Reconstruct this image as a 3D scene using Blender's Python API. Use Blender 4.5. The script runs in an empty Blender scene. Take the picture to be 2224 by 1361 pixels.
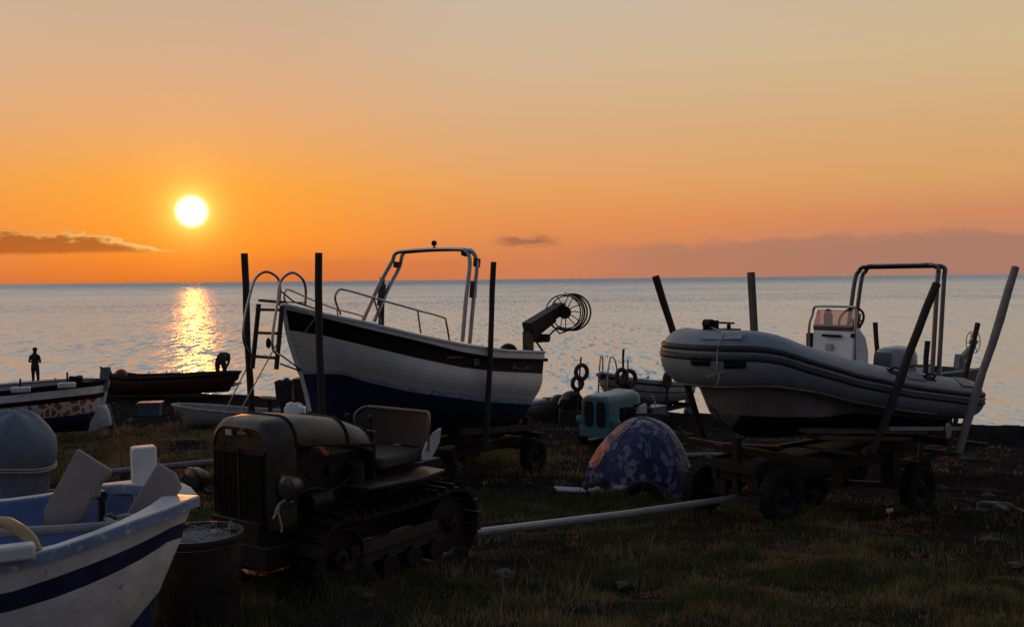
import bpy, math, random
import numpy as np
from mathutils import Vector, Matrix, Quaternion
random.seed(7); RNG = np.random.default_rng(11)
SC = bpy.context.scene
COL = SC.collection
rad = math.radians
# ------------------------------------------------------------------ camera
F, CX, CY = 2130.0, 1112.0, 680.5
CAM = Vector((0, 0, 6.0))
PITCH, ROLL = math.atan(74.5/F), rad(0.57)
_f = Vector((0, math.cos(PITCH), -math.sin(PITCH)))
_r0, _u0 = Vector((1, 0, 0)), Vector((0, math.sin(PITCH), math.cos(PITCH)))
RIGHT = math.cos(ROLL)*_r0 - math.sin(ROLL)*_u0
UP = math.sin(ROLL)*_r0 + math.cos(ROLL)*_u0
def proj(p):
    d = Vector(p) - CAM
    z = d.dot(_f)
    return CX + F*d.dot(RIGHT)/z, CY - F*d.dot(UP)/z
def ray(u, v):
    return (RIGHT*((u-CX)/F) + UP*((CY-v)/F) + _f).normalized()
def W(u, v, Y):
    r = ray(u, v); return CAM + r*(Y/r.y)
cam = bpy.data.cameras.new('camera'); camo = bpy.data.objects.new('camera', cam); COL.objects.link(camo)
cam.sensor_fit = 'HORIZONTAL'; cam.sensor_width = 36; cam.lens = 36*F/2224
cam.clip_start = .05; cam.clip_end = 60000
M3 = Matrix((RIGHT, UP, -_f)).transposed()
camo.matrix_world = Matrix.Translation(CAM) @ M3.to_4x4()
SC.camera = camo
SC.view_settings.view_transform = 'Standard'; SC.view_settings.look = 'None'
SC.view_settings.exposure = 0; SC.view_settings.gamma = 1
SUN = ray(416, 459)
SUN_EL = math.asin(SUN.z); SUN_AZ = math.atan2(SUN.x, SUN.y)
# ------------------------------------------------------------------ terrain
_PY = [-80, -10, 0, 4, 6.5, 8.2, 9.2, 10.5, 12.5, 14, 17, 19, 24, 30, 34, 40]
_PZ = [5.4, 4.5, 4.15, 3.95, 3.70, 3.52, 3.32, 3.14, 2.90, 2.70, 2.38, 2.24, 1.97, 1.78, 1.68, 1.6]
def ground(x, y):
    x = np.asarray(x, float); y = np.asarray(y, float)
    z = np.interp(y, _PY, _PZ)
    z = z - np.clip((y-12)/10, 0, 1)*0.02*np.clip(x, -40, 40)
    z = z + .018*np.sin(x*2.3+y*1.1)+.014*np.sin(x*1.1-y*3.1+1)+.02*np.sin(x*.7+y*.9+2)
    yb = 33.5 - .25*np.clip(x, -30, 30); zb = 1.66 - .0185*np.clip(x, -30, 30)
    w = np.clip((y-(yb-7))/7, 0, 1); w = w*w*(3-2*w)
    z = z*(1-w) + zb*w
    s1 = np.clip((x-3)/6, 0, 1); t1 = np.clip((y-(yb-7))/4, 0, 1); t2 = np.clip((y-(yb-1.3))/.9, 0, 1)
    z = z - .50*s1*t1*t1*(3-2*t1)*(1-t2*t2*(3-2*t2))
    z = np.where(y > yb, zb - (y-yb)*.2, z)
    return np.maximum(z, -2.5)
def gz(x, y): return float(ground(x, y))
# ------------------------------------------------------------------ node helpers
class NT:
    def __init__(s, tree): s.t = tree
    def n(s, typ, **kw):
        nd = s.t.nodes.new(typ)
        for k, v in kw.items(): setattr(nd, k, v)
        return nd
    def put(s, sock, v):
        if isinstance(v, bpy.types.NodeSocket): s.t.links.new(v, sock)
        else:
            if isinstance(v, (tuple, list)) and len(v) == 3 and sock.type == 'RGBA': v = (*v, 1)
            sock.default_value = v
    def m(s, op, a, b=0.0, c=0.0, clamp=False):
        nd = s.n('ShaderNodeMath', operation=op, use_clamp=clamp)
        for i, v in enumerate((a, b, c)): s.put(nd.inputs[i], v)
        return nd.outputs[0]
    def mix(s, f, a, b, mode='MIX'):
        nd = s.n('ShaderNodeMix', data_type='RGBA', blend_type=mode)
        s.put(nd.inputs[0], f); s.put(nd.inputs[6], a); s.put(nd.inputs[7], b)
        return nd.outputs[2]
    def ramp(s, f, stops, interp='LINEAR'):
        nd = s.n('ShaderNodeValToRGB'); cr = nd.color_ramp; cr.interpolation = interp
        while len(cr.elements) < len(stops): cr.elements.new(.5)
        for e, (p, c) in zip(cr.elements, stops): e.position = p; e.color = (*c, 1)
        s.put(nd.inputs[0], f); return nd.outputs[0]
    def smooth(s, x, a, b):
        nd = s.n('ShaderNodeMapRange', interpolation_type='SMOOTHSTEP')
        s.put(nd.inputs[0], x); s.put(nd.inputs[1], a); s.put(nd.inputs[2], b)
        return nd.outputs[0]
    def lin(s, x, a, b, c, d):
        nd = s.n('ShaderNodeMapRange')
        for i, v in enumerate((x, a, b, c, d)): s.put(nd.inputs[i], v)
        return nd.outputs[0]
    def noise(s, vec, scale, detail=4, rough=.55, dist=0):
        nd = s.n('ShaderNodeTexNoise')
        if vec is not None: s.put(nd.inputs['Vector'], vec)
        s.put(nd.inputs['Scale'], scale); s.put(nd.inputs['Detail'], detail); s.put(nd.inputs['Roughness'], rough); s.put(nd.inputs['Distortion'], dist)
        return nd.outputs[0]
    def vec(s, x, y, z):
        nd = s.n('ShaderNodeCombineXYZ')
        for i, v in enumerate((x, y, z)): s.put(nd.inputs[i], v)
        return nd.outputs[0]
    def xyz(s, v):
        nd = s.n('ShaderNodeSeparateXYZ'); s.put(nd.inputs[0], v); return nd.outputs
    def mapping(s, v, sc):
        nd = s.n('ShaderNodeMapping'); s.put(nd.inputs[0], v); nd.inputs['Scale'].default_value = sc; return nd.outputs[0]
    def bump(s, h, strength, dist=.02):
        nd = s.n('ShaderNodeBump'); s.put(nd.inputs['Height'], h); s.put(nd.inputs['Strength'], strength); s.put(nd.inputs['Distance'], dist); return nd.outputs[0]
def lin1(c):
    c /= 255.0
    return c/12.92 if c <= .04045 else ((c+.055)/1.055)**2.4
def S(r, g, b): return (lin1(r), lin1(g), lin1(b))
# ------------------------------------------------------------------ world
wd = bpy.data.worlds.new('World'); SC.world = wd; wd.use_nodes = True
nt = NT(wd.node_tree); wd.node_tree.nodes.clear()
dirv = nt.n('ShaderNodeTexCoord').outputs['Generated']
nrm = nt.n('ShaderNodeVectorMath', operation='NORMALIZE'); nt.put(nrm.inputs[0], dirv)
dx, dy, dz = nt.xyz(nrm.outputs[0])
el = nt.m('MULTIPLY', nt.m('ARCSINE', dz), 57.29578)
az = nt.m('MULTIPLY', nt.m('ARCTAN2', dx, dy), 57.29578)
daz = nt.m('ABSOLUTE', nt.m('SUBTRACT', az, SUN_AZ*57.29578))
daz = nt.m('MINIMUM', daz, nt.m('SUBTRACT', 360, daz))
ep = nt.m('SQRT', nt.m('DIVIDE', nt.m('MAXIMUM', el, 0), 90), clamp=True)
def stops(l): return [(math.sqrt(max(e, 0)/90), S(*c)) for e, c in l]
UPP = [(21, (200, 195, 186)), (27, (200, 198, 193)), (38, (180, 185, 190)), (50, (116, 128, 146)), (90, (58, 72, 98))]
rA = nt.ramp(ep, stops([(0, (212, 108, 46)), (1.2, (238, 130, 44)), (2.6, (249, 146, 46)), (5.4, (244, 159, 60)), (7, (237, 164, 88)), (10, (223, 169, 123)), (13, (209, 172, 140)), (16.5, (197, 172, 147))]+UPP))
rB = nt.ramp(ep, stops([(0, (203, 124, 86)), (1.4, (212, 130, 84)), (3.4, (228, 144, 82)), (5.5, (229, 160, 96)), (8.2, (218, 169, 122)), (12.5, (209, 181, 149)), (16.5, (200, 183, 163))]+UPP))
rC = nt.ramp(ep, stops([(0, (172, 126, 108)), (1.6, (190, 130, 104)), (3.4, (208, 138, 96)), (5.3, (216, 160, 104)), (8, (213, 168, 118)), (12, (208, 182, 141)), (16.5, (201, 180, 154))]+UPP))
rD = nt.ramp(ep, stops([(0, (86, 84, 90)), (6, (102, 99, 106)), (14, (106, 108, 118)), (30, (98, 108, 126)), (60, (72, 86, 110)), (90, (58, 72, 98))]))
sky = nt.mix(nt.smooth(daz, 3, 20), rA, rB)
sky = nt.mix(nt.smooth(daz, 18, 46), sky, rC)
sky = nt.mix(nt.smooth(daz, 55, 120), sky, rD)
# cloud banks near the horizon
cv = nt.vec(nt.m('MULTIPLY', az, .55), nt.m('MULTIPLY', el, 1.5), 0.0)
n1 = nt.m('SUBTRACT', nt.noise(cv, 1.6, 6, .62), .5)
n2 = nt.m('SUBTRACT', nt.noise(nt.vec(nt.m('MULTIPLY', az, .42), 3.0, nt.m('MULTIPLY', el, .5)), 1.0, 4, .5), .5)
def between(x, a, b, s): return nt.m('MULTIPLY', nt.smooth(x, a-s, a+s), nt.m('SUBTRACT', 1, nt.smooth(x, b-s, b+s)))
topR = nt.m('ADD', nt.lin(az, 2, 20, 1.75, 2.35), nt.m('MULTIPLY', n2, 1.5))
mR = nt.m('MULTIPLY', nt.m('SUBTRACT', 1, nt.smooth(nt.m('SUBTRACT', el, topR), -.28, .14)), nt.smooth(az, 1.5, 9))
mR = nt.m('MULTIPLY', mR, nt.lin(az, 3, 24, .45, .8))
sky = nt.mix(nt.m('MULTIPLY', mR, nt.lin(el, 0, 1.0, .75, 1)), sky, nt.ramp(nt.m('DIVIDE', el, 3.0), [(0, S(166, 120, 102)), (.55, S(164, 121, 103)), (1, S(176, 126, 101))]))
topM = nt.m('ADD', 1.2, nt.m('MULTIPLY', n2, 1.4))
mM = nt.m('MULTIPLY', nt.m('SUBTRACT', 1, nt.smooth(nt.m('SUBTRACT', el, topM), -.3, .25)), between(az, -15, -1, 4))
sky = nt.mix(nt.m('MULTIPLY', mM, .4), sky, S(205, 112, 70))
mS = nt.m('MULTIPLY', between(az, -.6, 2.4, .9), between(nt.m('ADD', el, nt.m('MULTIPLY', n1, 1.0)), 1.98, 2.4, .22))
sky = nt.mix(nt.m('MULTIPLY', mS, .85), sky, S(150, 98, 78))
botL = nt.m('ADD', nt.lin(az, -28, -18.6, 1.55, 1.78), nt.m('MULTIPLY', n1, .25))
topL = nt.m('ADD', botL, nt.m('MULTIPLY', nt.m('ADD', nt.lin(az, -28, -19, 1.35, .80), nt.m('MULTIPLY', n1, 1.5)), nt.m('SUBTRACT', 1, nt.smooth(az, -23.5, -18.3))))
dT = nt.m('SUBTRACT', topL, el); dB = nt.m('SUBTRACT', el, botL)
mL = nt.m('MULTIPLY', nt.smooth(dT, -.02, .14), nt.smooth(dB, -.16, .12))
mL = nt.m('MULTIPLY', mL, nt.m('SUBTRACT', 1, nt.smooth(az, -19.3, -18.5)))
rim = nt.m('MULTIPLY', mL, nt.m('SUBTRACT', 1, nt.smooth(dT, .10, .50)))
sky = nt.mix(nt.m('MULTIPLY', mL, .92), sky, nt.ramp(nt.m('DIVIDE', el, 3.0), [(.45, S(186, 96, 40)), (.8, S(168, 88, 38))]))
sky = nt.mix(nt.m('MULTIPLY', rim, .95), sky, nt.ramp(nt.lin(az, -28, -19, 0, 1), [(0, S(232, 150, 72)), (1, S(255, 205, 120))]))
# below left cloud: redder
sunv = nt.n('ShaderNodeVectorMath', operation='DOT_PRODUCT'); nt.put(sunv.inputs[0], nrm.outputs[0]); sunv.inputs[1].default_value = SUN
ang = nt.m('MULTIPLY', nt.m('ARCCOSINE', nt.m('MINIMUM', sunv.outputs['Value'], 1.0)), 57.29578)
glow = nt.m('EXPONENT', nt.m('MULTIPLY', ang, -.62))
glow2 = nt.m('EXPONENT', nt.m('MULTIPLY', nt.m('MAXIMUM', nt.m('SUBTRACT', ang, .80), 0), -1.8))
addc = nt.mix(1.0, nt.mix(glow, (0, 0, 0), (.45, .18, .0)), nt.mix(glow2, (0, 0, 0), (.60, .46, .12)), 'ADD')
sky = nt.mix(1.0, sky, addc, 'ADD')
disc = nt.m('SUBTRACT', 1, nt.smooth(ang, .58, 1.02))
sky = nt.mix(disc, sky, (1.8, 1.6, 1.25))
# physical sky adds its own dim share
nis = nt.n('ShaderNodeTexSky', sky_type='NISHITA'); nis.sun_disc = False
nis.sun_elevation = SUN_EL; nis.sun_rotation = SUN_AZ; nis.dust_density = 3
bg1 = nt.n('ShaderNodeBackground'); nt.put(bg1.inputs[0], sky); bg1.inputs[1].default_value = 1.0
bg2 = nt.n('ShaderNodeBackground'); nt.put(bg2.inputs[0], nis.outputs[0]); bg2.inputs[1].default_value = .0012
ads = nt.n('ShaderNodeAddShader'); nt.put(ads.inputs[0], bg1.outputs[0]); nt.put(ads.inputs[1], bg2.outputs[0])
out = nt.n('ShaderNodeOutputWorld'); nt.put(out.inputs[0], ads.outputs[0])
wd.cycles.sampling_method = 'MANUAL'; wd.cycles.sample_map_resolution = 2048
sl = bpy.data.lights.new('sun', 'SUN'); slo = bpy.data.objects.new('sun', sl); COL.objects.link(slo)
sl.energy = .25; sl.angle = rad(.6); sl.color = (1, .25, .025)
slo.rotation_euler = SUN.to_track_quat('Z', 'Y').to_euler(); slo.location = (-20, 60, 12)
# ------------------------------------------------------------------ materials
MATS = {}
def mat(name, col, rough=.6, metal=0.0, var=.3, scale=5.0, col2=None, thr=None, bump=0.0, bscale=30.0, spec=.5, stretch=(1, 1, 1), coat=0.0, trans=0.0):
    if name in MATS: return MATS[name]
    m = bpy.data.materials.new(name); m.use_nodes = True; MATS[name] = m
    t = NT(m.node_tree); b = m.node_tree.nodes['Principled BSDF']
    co = t.mapping(t.n('ShaderNodeTexCoord').outputs['Object'], stretch)
    nz = t.noise(co, scale, 5, .6)
    d = tuple(c*(1-var) for c in col); l = tuple(min(1, c*(1+var)) for c in col)
    c = t.ramp(nz, [(.3, d), (.7, l)])
    if col2 is not None:
        th = .6 if thr is None else thr
        c = t.mix(t.smooth(t.noise(co, scale*1.7, 6, .7), th, th+.07), c, col2)
    t.put(b.inputs['Base Color'], c)
    t.put(b.inputs['Roughness'], t.lin(nz, .3, .7, max(.03, rough-.1), min(1, rough+.1)))
    b.inputs['Metallic'].default_value = metal
    b.inputs['Specular IOR Level'].default_value = spec
    b.inputs['Coat Weight'].default_value = coat
    b.inputs['Transmission Weight'].default_value = trans
    if bump: t.put(b.inputs['Normal'], t.bump(t.noise(co, bscale, 5, .6), bump))
    return m
WHITE = mat('white_paint', (.68, .67, .65), .42, var=.10, scale=3, col2=(.38, .33, .28), thr=.70, bump=.12, bscale=18)
WHITE2 = mat('aged_white_paint', (.76, .75, .73), .5, var=.18, scale=6, col2=(.22, .17, .13), thr=.645, bump=.3, bscale=14)
GEL = mat('gelcoat_grey_white', (.55, .57, .60), .35, var=.08, scale=3, bump=.03)
NAVY = mat('navy_paint', (.022, .032, .085), .45, var=.3, scale=5, col2=(.10, .12, .18), thr=.74)
BROWN = mat('dark_brown_stripe', (.010, .006, .006), .6, var=.3, spec=.2)
BLUE = mat('blue_paint', (.075, .13, .30), .6, var=.3, scale=5, col2=(.20, .24, .32), thr=.64, bump=.15)
LBLUE = mat('pale_blue_paint', (.30, .42, .62), .45, var=.25, scale=7, col2=(.6, .64, .68), thr=.52)
CHROME = mat('stainless_steel', (.36, .36, .36), .22, 1.0, var=.1)
DARKM = mat('dark_metal', (.035, .03, .028), .45, .4, var=.4, scale=9, col2=(.07, .03, .015), thr=.62, bump=.15)
RUST = mat('rusty_metal', (.022, .011, .008), .75, .2, var=.5, scale=8, col2=(.013, .010, .009), thr=.5, bump=.4)
RUBBER = mat('rubber', (.010, .0095, .0095), .8, var=.35, scale=12, bump=.3, spec=.25)
WOOD = mat('weathered_wood', (.11, .075, .05), .8, var=.4, scale=4, stretch=(1, 8, 8), bump=.3)
DKWOOD = mat('dark_wood', (.035, .024, .018), .8, var=.4, scale=4, stretch=(8, 8, 1), bump=.3)
GREYPOLE = mat('grey_pole', (.22, .20, .18), .6, var=.3, scale=6, bump=.2)
PIPE = mat('galvanised_pipe', (.33, .32, .32), .45, .3, var=.2, scale=10, col2=(.14, .07, .04), thr=.68, bump=.1)
HYP = mat('grey_inflatable_fabric', (.24, .28, .325), .55, var=.12, scale=4, bump=.06, bscale=60)
HYPD = mat('dark_rub_strip', (.02, .021, .026), .6, var=.3)
HYPM = mat('mid_grey_strip', (.17, .17, .18), .6, var=.2)
RIBHULL = mat('grey_hull_gelcoat', (.27, .25, .24), .35, var=.2, scale=2.5, col2=(.10, .06, .04), thr=.70)
ANTIF = mat('dark_bottom_paint', (.018, .014, .014), .6, var=.4)
OLIVE = mat('olive_tractor_paint', (.036, .026, .018), .42, var=.5, scale=6, col2=(.028, .011, .006), thr=.54, bump=.25, bscale=22)
SOOT = mat('greasy_iron', (.013, .010, .009), .6, .3, var=.5, scale=14, bump=.4)
CYAN = mat('turquoise_paint', (.04, .165, .21), .4, var=.2, scale=6, col2=(.04, .07, .08), thr=.68)
CANVAS = mat('beige_canvas', (.30, .26, .23), .85, var=.15, scale=7, bump=.15, bscale=80)
TARP = mat('blue_grey_tarp', (.12, .155, .20), .6, var=.3, scale=4, bump=1.0, bscale=4, stretch=(1.6, 1.6, .55))
ROPE = mat('rope', (.42, .38, .32), .9, var=.2, bump=.3)
YHOSE = mat('tan_hose', (.42, .30, .15), .5, var=.15)
PLASTW = mat('white_plastic', (.82, .83, .84), .4, var=.06)
PLASTB = mat('blue_plastic', (.10, .115, .17), .45, var=.15)
PLASTC = mat('cyan_plastic', (.05, .16, .23), .45, var=.15)
CLOTHW = mat('white_cloth', (.52, .52, .52), .9, var=.15, scale=6, bump=.4, bscale=9)
DRUM = mat('dark_drum_plastic', (.024, .019, .018), .5, var=.4, scale=5, bump=.15)
GLASSL = mat('lamp_glass', (.05, .05, .055), .10, var=.1)
SILH = mat('dark_silhouette', (.03, .03, .035), .9, var=.3)  # one dark colour over clothes and skin alike; backlit shade painted in
SKIN = mat('skin', (.30, .18, .12), .6, var=.1)
MAROON = mat('maroon_paint', (.075, .022, .018), .5, var=.35, scale=6, bump=.1)
ORANGE = mat('sunlit_float', (.16, .05, .03), .5, var=.2)  # dark float; the orange sunlight on its top is put into the colour
VENT = mat('black_plastic', (.012, .012, .014), .55, var=.2, spec=.15)
PALEBRD = mat('pale_board', (.48, .50, .52), .5, var=.1)
NETM = mat('pale_nylon', (.20, .21, .21), .9, var=.25)
ROCKM = mat('volcanic_rock', (.07, .065, .062), .9, var=.5, scale=9, bump=.6)
def plankmat():
    m = bpy.data.materials.new('white_clinker_planking'); m.use_nodes = True; MATS[m.name] = m
    t = NT(m.node_tree); b = m.node_tree.nodes['Principled BSDF']
    co = t.n('ShaderNodeTexCoord').outputs['Object']
    nz = t.noise(co, 3, 5, .6)
    t.put(b.inputs['Base Color'], t.mix(t.smooth(t.noise(co, 6, 6, .7), .68, .76), t.ramp(nz, [(.3, (.58, .57, .54)), (.7, (.70, .69, .66))]), (.40, .34, .28)))
    uv = t.n('ShaderNodeAttribute', attribute_name='band').outputs['Fac']
    fr = t.m('FRACT', t.m('MULTIPLY', uv, 7.0))
    t.put(b.inputs['Normal'], t.bump(t.smooth(fr, 0, .12), .5, .012))
    b.inputs['Roughness'].default_value = .45
    return m
CLINK = plankmat()
def tintglass():
    m = bpy.data.materials.new('tinted_acrylic'); m.use_nodes = True
    t = NT(m.node_tree); m.node_tree.nodes.clear()
    tr = t.n('ShaderNodeBsdfTransparent'); tr.inputs[0].default_value = (.80, .47, .40, 1)
    tl = t.n('ShaderNodeBsdfTranslucent'); tl.inputs[0].default_value = (.7, .35, .28, 1)
    gl = t.n('ShaderNodeBsdfGlossy'); gl.inputs[1].default_value = .06; gl.inputs[0].default_value = (1, .9, .85, 1)
    a = t.n('ShaderNodeMixShader'); a.inputs[0].default_value = .38; t.put(a.inputs[1], tr.outputs[0]); t.put(a.inputs[2], tl.outputs[0])
    fr = t.n('ShaderNodeFresnel'); fr.inputs[0].default_value = 1.4
    c = t.n('ShaderNodeMixShader'); t.put(c.inputs[0], fr.outputs[0]); t.put(c.inputs[1], a.outputs[0]); t.put(c.inputs[2], gl.outputs[0])
    o = t.n('ShaderNodeOutputMaterial'); t.put(o.inputs[0], c.outputs[0]); return m
TINT = tintglass()
# ------------------------------------------------------------------ mesh builder
class MB:
    def __init__(s): s.v = []; s.f = []; s.mi = []; s.at = {}
    def add(s, vs, fs, mi=0):
        o = len(s.v); s.v += [tuple(p) for p in vs]; s.f += [tuple(i+o for i in q) for q in fs]; s.mi += [mi]*len(fs); return s
    def box(s, c, size, rot=None, mi=0):
        R = rot if rot is not None else Matrix.Identity(3)
        c = Vector(c); h = [q/2 for q in size]
        vs = [c + R @ Vector((sx*h[0], sy*h[1], sz*h[2])) for sx in (-1, 1) for sy in (-1, 1) for sz in (-1, 1)]
        return s.add(vs, [(0, 1, 3, 2), (4, 6, 7, 5), (0, 4, 5, 1), (2, 3, 7, 6), (0, 2, 6, 4), (1, 5, 7, 3)], mi)
    def beam(s, a, b, w, h, mi=0, up=(0, 0, 1)):
        a = Vector(a); b = Vector(b); x = (b-a).normalized(); y = Vector(up).cross(x)
        if y.length < 1e-4: y = Vector((0, 1, 0)).cross(x)
        y.normalize(); z = x.cross(y)
        return s.box((a+b)/2, ((b-a).length, w, h), Matrix((x, y, z)).transposed(), mi)
    def tube(s, pts, r, n=8, closed=False, mi=0, sx=1.0):
        P = [Vector(p) for p in pts]; m = len(P)
        R = r if isinstance(r, (list, tuple)) else [r]*m
        T = []
        for i in range(m):
            a = P[(i-1) % m] if (closed or i > 0) else P[i]; b = P[(i+1) % m] if (closed or i < m-1) else P[i]
            T.append((b-a).normalized())
        up = Vector((0, 0, 1)) if abs(T[0].z) < .9 else Vector((1, 0, 0))
        nx = (up - T[0]*up.dot(T[0])).normalized()
        vs = []
        for i in range(m):
            if i: 
                q = T[i-1].rotation_difference(T[i]); nx = q @ nx; nx = (nx - T[i]*nx.dot(T[i])).normalized()
            by = T[i].cross(nx)
            for k in range(n):
                a = 2*math.pi*k/n; vs.append(P[i] + nx*(R[i]*math.cos(a)) + by*(R[i]*math.sin(a)*sx))
        fs = []
        for i in range(m if closed else m-1):
            j = (i+1) % m
            for k in range(n): fs.append((i*n+k, i*n+(k+1) % n, j*n+(k+1) % n, j*n+k))
        if not closed: fs += [tuple(reversed(range(n))), tuple(range((m-1)*n, m*n))]
        return s.add(vs, fs, mi)
    def cyl(s, a, b, r0, r1=None, n=16, mi=0):
        return s.tube([a, b], [r0, r0 if r1 is None else r1], n, mi=mi)
    def loft(s, rows, mi=0, closeu=False, mis=None, capA=False, capB=False):
        m = len(rows); n = len(rows[0]); vs = [p for r in rows for p in r]
        for i in range(m-1):
            pass
        o = len(s.v); s.v += [tuple(p) for p in vs]
        for i in range(m-1):
            for k in range(n if closeu else n-1):
                k2 = (k+1) % n
                s.f.append((o+i*n+k, o+i*n+k2, o+(i+1)*n+k2, o+(i+1)*n+k)); s.mi.append(mis[i] if mis else mi)
        if capA: s.f.append(tuple(o+k for k in reversed(range(n)))); s.mi.append(mis[0] if mis else mi)
        if capB: s.f.append(tuple(o+(m-1)*n+k for k in range(n))); s.mi.append(mis[-1] if mis else mi)
        return s
    def lathe(s, prof, o=(0, 0, 0), axis=(0, 0, 1), n=24, mi=0, mis=None):
        o = Vector(o); q = Vector((0, 0, 1)).rotation_difference(Vector(axis))
        rows = [[o + q @ Vector((r*math.cos(2*math.pi*k/n), r*math.sin(2*math.pi*k/n), z)) for k in range(n)] for r, z in prof]
        return s.loft(rows, mi, True, mis)
    def ell(s, c, r, nu=16, nv=10, mi=0, rot=None, noise=0):
        c = Vector(c); rows = []
        for i in range(nv+1):
            th = math.pi*i/nv; row = []
            for k in range(nu):
                ph = 2*math.pi*k/nu
                p = Vector((r[0]*math.sin(th)*math.cos(ph), r[1]*math.sin(th)*math.sin(ph), r[2]*math.cos(th)))
                if noise: p *= 1+noise*(math.sin(p.x*7/r[0]*.4+3*p.z/r[2]+ph*3)*.5+math.sin(2.3*ph+4*th)*.5)*math.sin(th)
                row.append(c + ((rot @ p) if rot else p))
            rows.append(row)
        return s.loft(rows, mi, True)
    def prism(s, poly, origin, ax, ay, depth, mi=0):
        o = Vector(origin); ax = Vector(ax); ay = Vector(ay); az_ = ax.cross(ay).normalized()
        n = len(poly); A = [o+ax*p[0]+ay*p[1]-az_*depth/2 for p in poly]; B = [p+az_*depth for p in A]
        return s.add(A+B, [tuple(reversed(range(n))), tuple(range(n, 2*n))]+[(i, (i+1) % n, n+(i+1) % n, n+i) for i in range(n)], mi)
    def build(s, name, mats, parent=None, smooth=35, bevel=0, attr=None):
        me = bpy.data.meshes.new(name); me.from_pydata(s.v, [], s.f)
        mats = mats if isinstance(mats, (list, tuple)) else [mats]
        for m in mats: me.materials.append(m)
        if len(mats) > 1: me.polygons.foreach_set('material_index', s.mi)
        me.update()
        import bmesh
        b = bmesh.new(); b.from_mesh(me); bmesh.ops.recalc_face_normals(b, faces=b.faces); b.to_mesh(me); b.free()
        if smooth:
            me.polygons.foreach_set('use_smooth', [True]*len(me.polygons)); me.set_sharp_from_angle(angle=rad(smooth))
        if attr is not None:
            a = me.attributes.new('band', 'FLOAT', 'POINT'); a.data.foreach_set('value', attr)
        o = bpy.data.objects.new(name, me); COL.objects.link(o)
        if parent is not None: o.parent = parent
        if bevel:
            md = o.modifiers.new('bevel', 'BEVEL'); md.width = bevel; md.segments = 2; md.limit_method = 'ANGLE'; md.angle_limit = rad(40)
        return o
def tag(o, label=None, cat=None, group=None, kind=None):
    for k, v in (('label', label), ('category', cat), ('group', group), ('kind', kind)):
        if v: o[k] = v
    return o
class Fr:
    """a thing's frame: x runs aft, -y is the side towards the shore road"""
    def __init__(s, x, y, z, deg): s.o = Vector((x, y, z)); s.a = rad(deg); s.c = math.cos(s.a); s.s = math.sin(s.a)
    def w(s, x, y, z=0): return Vector((s.o.x+x*s.c-y*s.s, s.o.y+x*s.s+y*s.c, s.o.z+z))
    def l(s, P): d = Vector(P)-s.o; return Vector((d.x*s.c+d.y*s.s, -d.x*s.s+d.y*s.c, d.z))
    def py(s, u, v, y):
        r = ray(u, v); a = s.l(CAM); b = Vector((r.x*s.c+r.y*s.s, -r.x*s.s+r.y*s.c, r.z)); return a + b*((y-a.y)/b.y)
    def px(s, u, v, x):
        r = ray(u, v); a = s.l(CAM); b = Vector((r.x*s.c+r.y*s.s, -r.x*s.s+r.y*s.c, r.z)); return a + b*((x-a.x)/b.x)
    def z(s, x, y, curve):
        us = [p[0] for p in curve]; vs = [p[1] for p in curve]; zz = 1.0
        for _ in range(4):
            u, v = proj(s.w(x, y, zz)); t = float(np.interp(u, us, vs))
            Y = s.w(x, y).y; zz += (v-t)*Y/F
        return zz
    def g(s, x, y): p = s.w(x, y); return gz(p.x, p.y)-s.o.z
    def root(s, name, label, cat, group=None):
        e = bpy.data.objects.new(name, None); COL.objects.link(e); e.location = s.o; e.rotation_euler = (0, 0, s.a)
        e.empty_display_size = .2
        return tag(e, label, cat, group)
def arc(c, r, a0, a1, n, ax, ay):
    c = Vector(c); ax = Vector(ax); ay = Vector(ay)
    return [c+ax*(r*math.cos(a0+(a1-a0)*i/n))+ay*(r*math.sin(a0+(a1-a0)*i/n)) for i in range(n+1)]
def smoothpath(pts, k=6):
    P = [Vector(p) for p in pts]; out = []
    for i in range(len(P)-1):
        p0 = P[max(i-1, 0)]; p1 = P[i]; p2 = P[i+1]; p3 = P[min(i+2, len(P)-1)]
        for j in range(k):
            t = j/k; out.append(.5*((2*p1)+(p2-p0)*t+(2*p0-5*p1+4*p2-p3)*t*t+(3*p1-p0-3*p2+p3)*t**3))
    return out+[P[-1]]
def wheel(parent, c, R, w, rimmat=RUST, n=28):
    c = Vector(c); ri = R*.58
    b = MB(); b.lathe([(.03, -w*.55), (.06, -w*.5), (.08, -w*.28), (ri*.75, -w*.18), (ri*.82, -w*.34), (ri, -w*.42), (ri, w*.42), (ri*.8, w*.3), (.05, w*.2), (.02, w*.3)], c, (0, 1, 0), n)
    for k in range(5):
        a = 2*math.pi*k/5; p = c+Vector((math.cos(a)*ri*.4, 0, math.sin(a)*ri*.4)); b.cyl(p+Vector((0, w*.3, 0)), p+Vector((0, -w*.3, 0)), .012, n=6)
    o = b.build('wheel', rimmat, parent)
    t = MB(); t.lathe([(ri*.98, -w*.40), (ri*1.1, -w*.5), (R*.82, -w*.56), (R*.95, -w*.5), (R, -w*.36), (R, w*.36), (R*.95, w*.5), (R*.82, w*.56), (ri*1.1, w*.5), (ri*.98, w*.40)], c, (0, 1, 0), n)
    for k in range(24):
        a = 2*math.pi*k/24; d = Vector((math.cos(a), 0, math.sin(a))); tt = Vector((-math.sin(a), 0, math.cos(a)))
        for sg in (-1, 1):
            t.box(c+d*(R*.985)+Vector((0, sg*w*.27, 0)), (.03, w*.34, R*.12), Matrix((d, Vector((0, 1, 0)), tt)).transposed())
    t.build('tyre', RUBBER, o)
    return o
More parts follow.
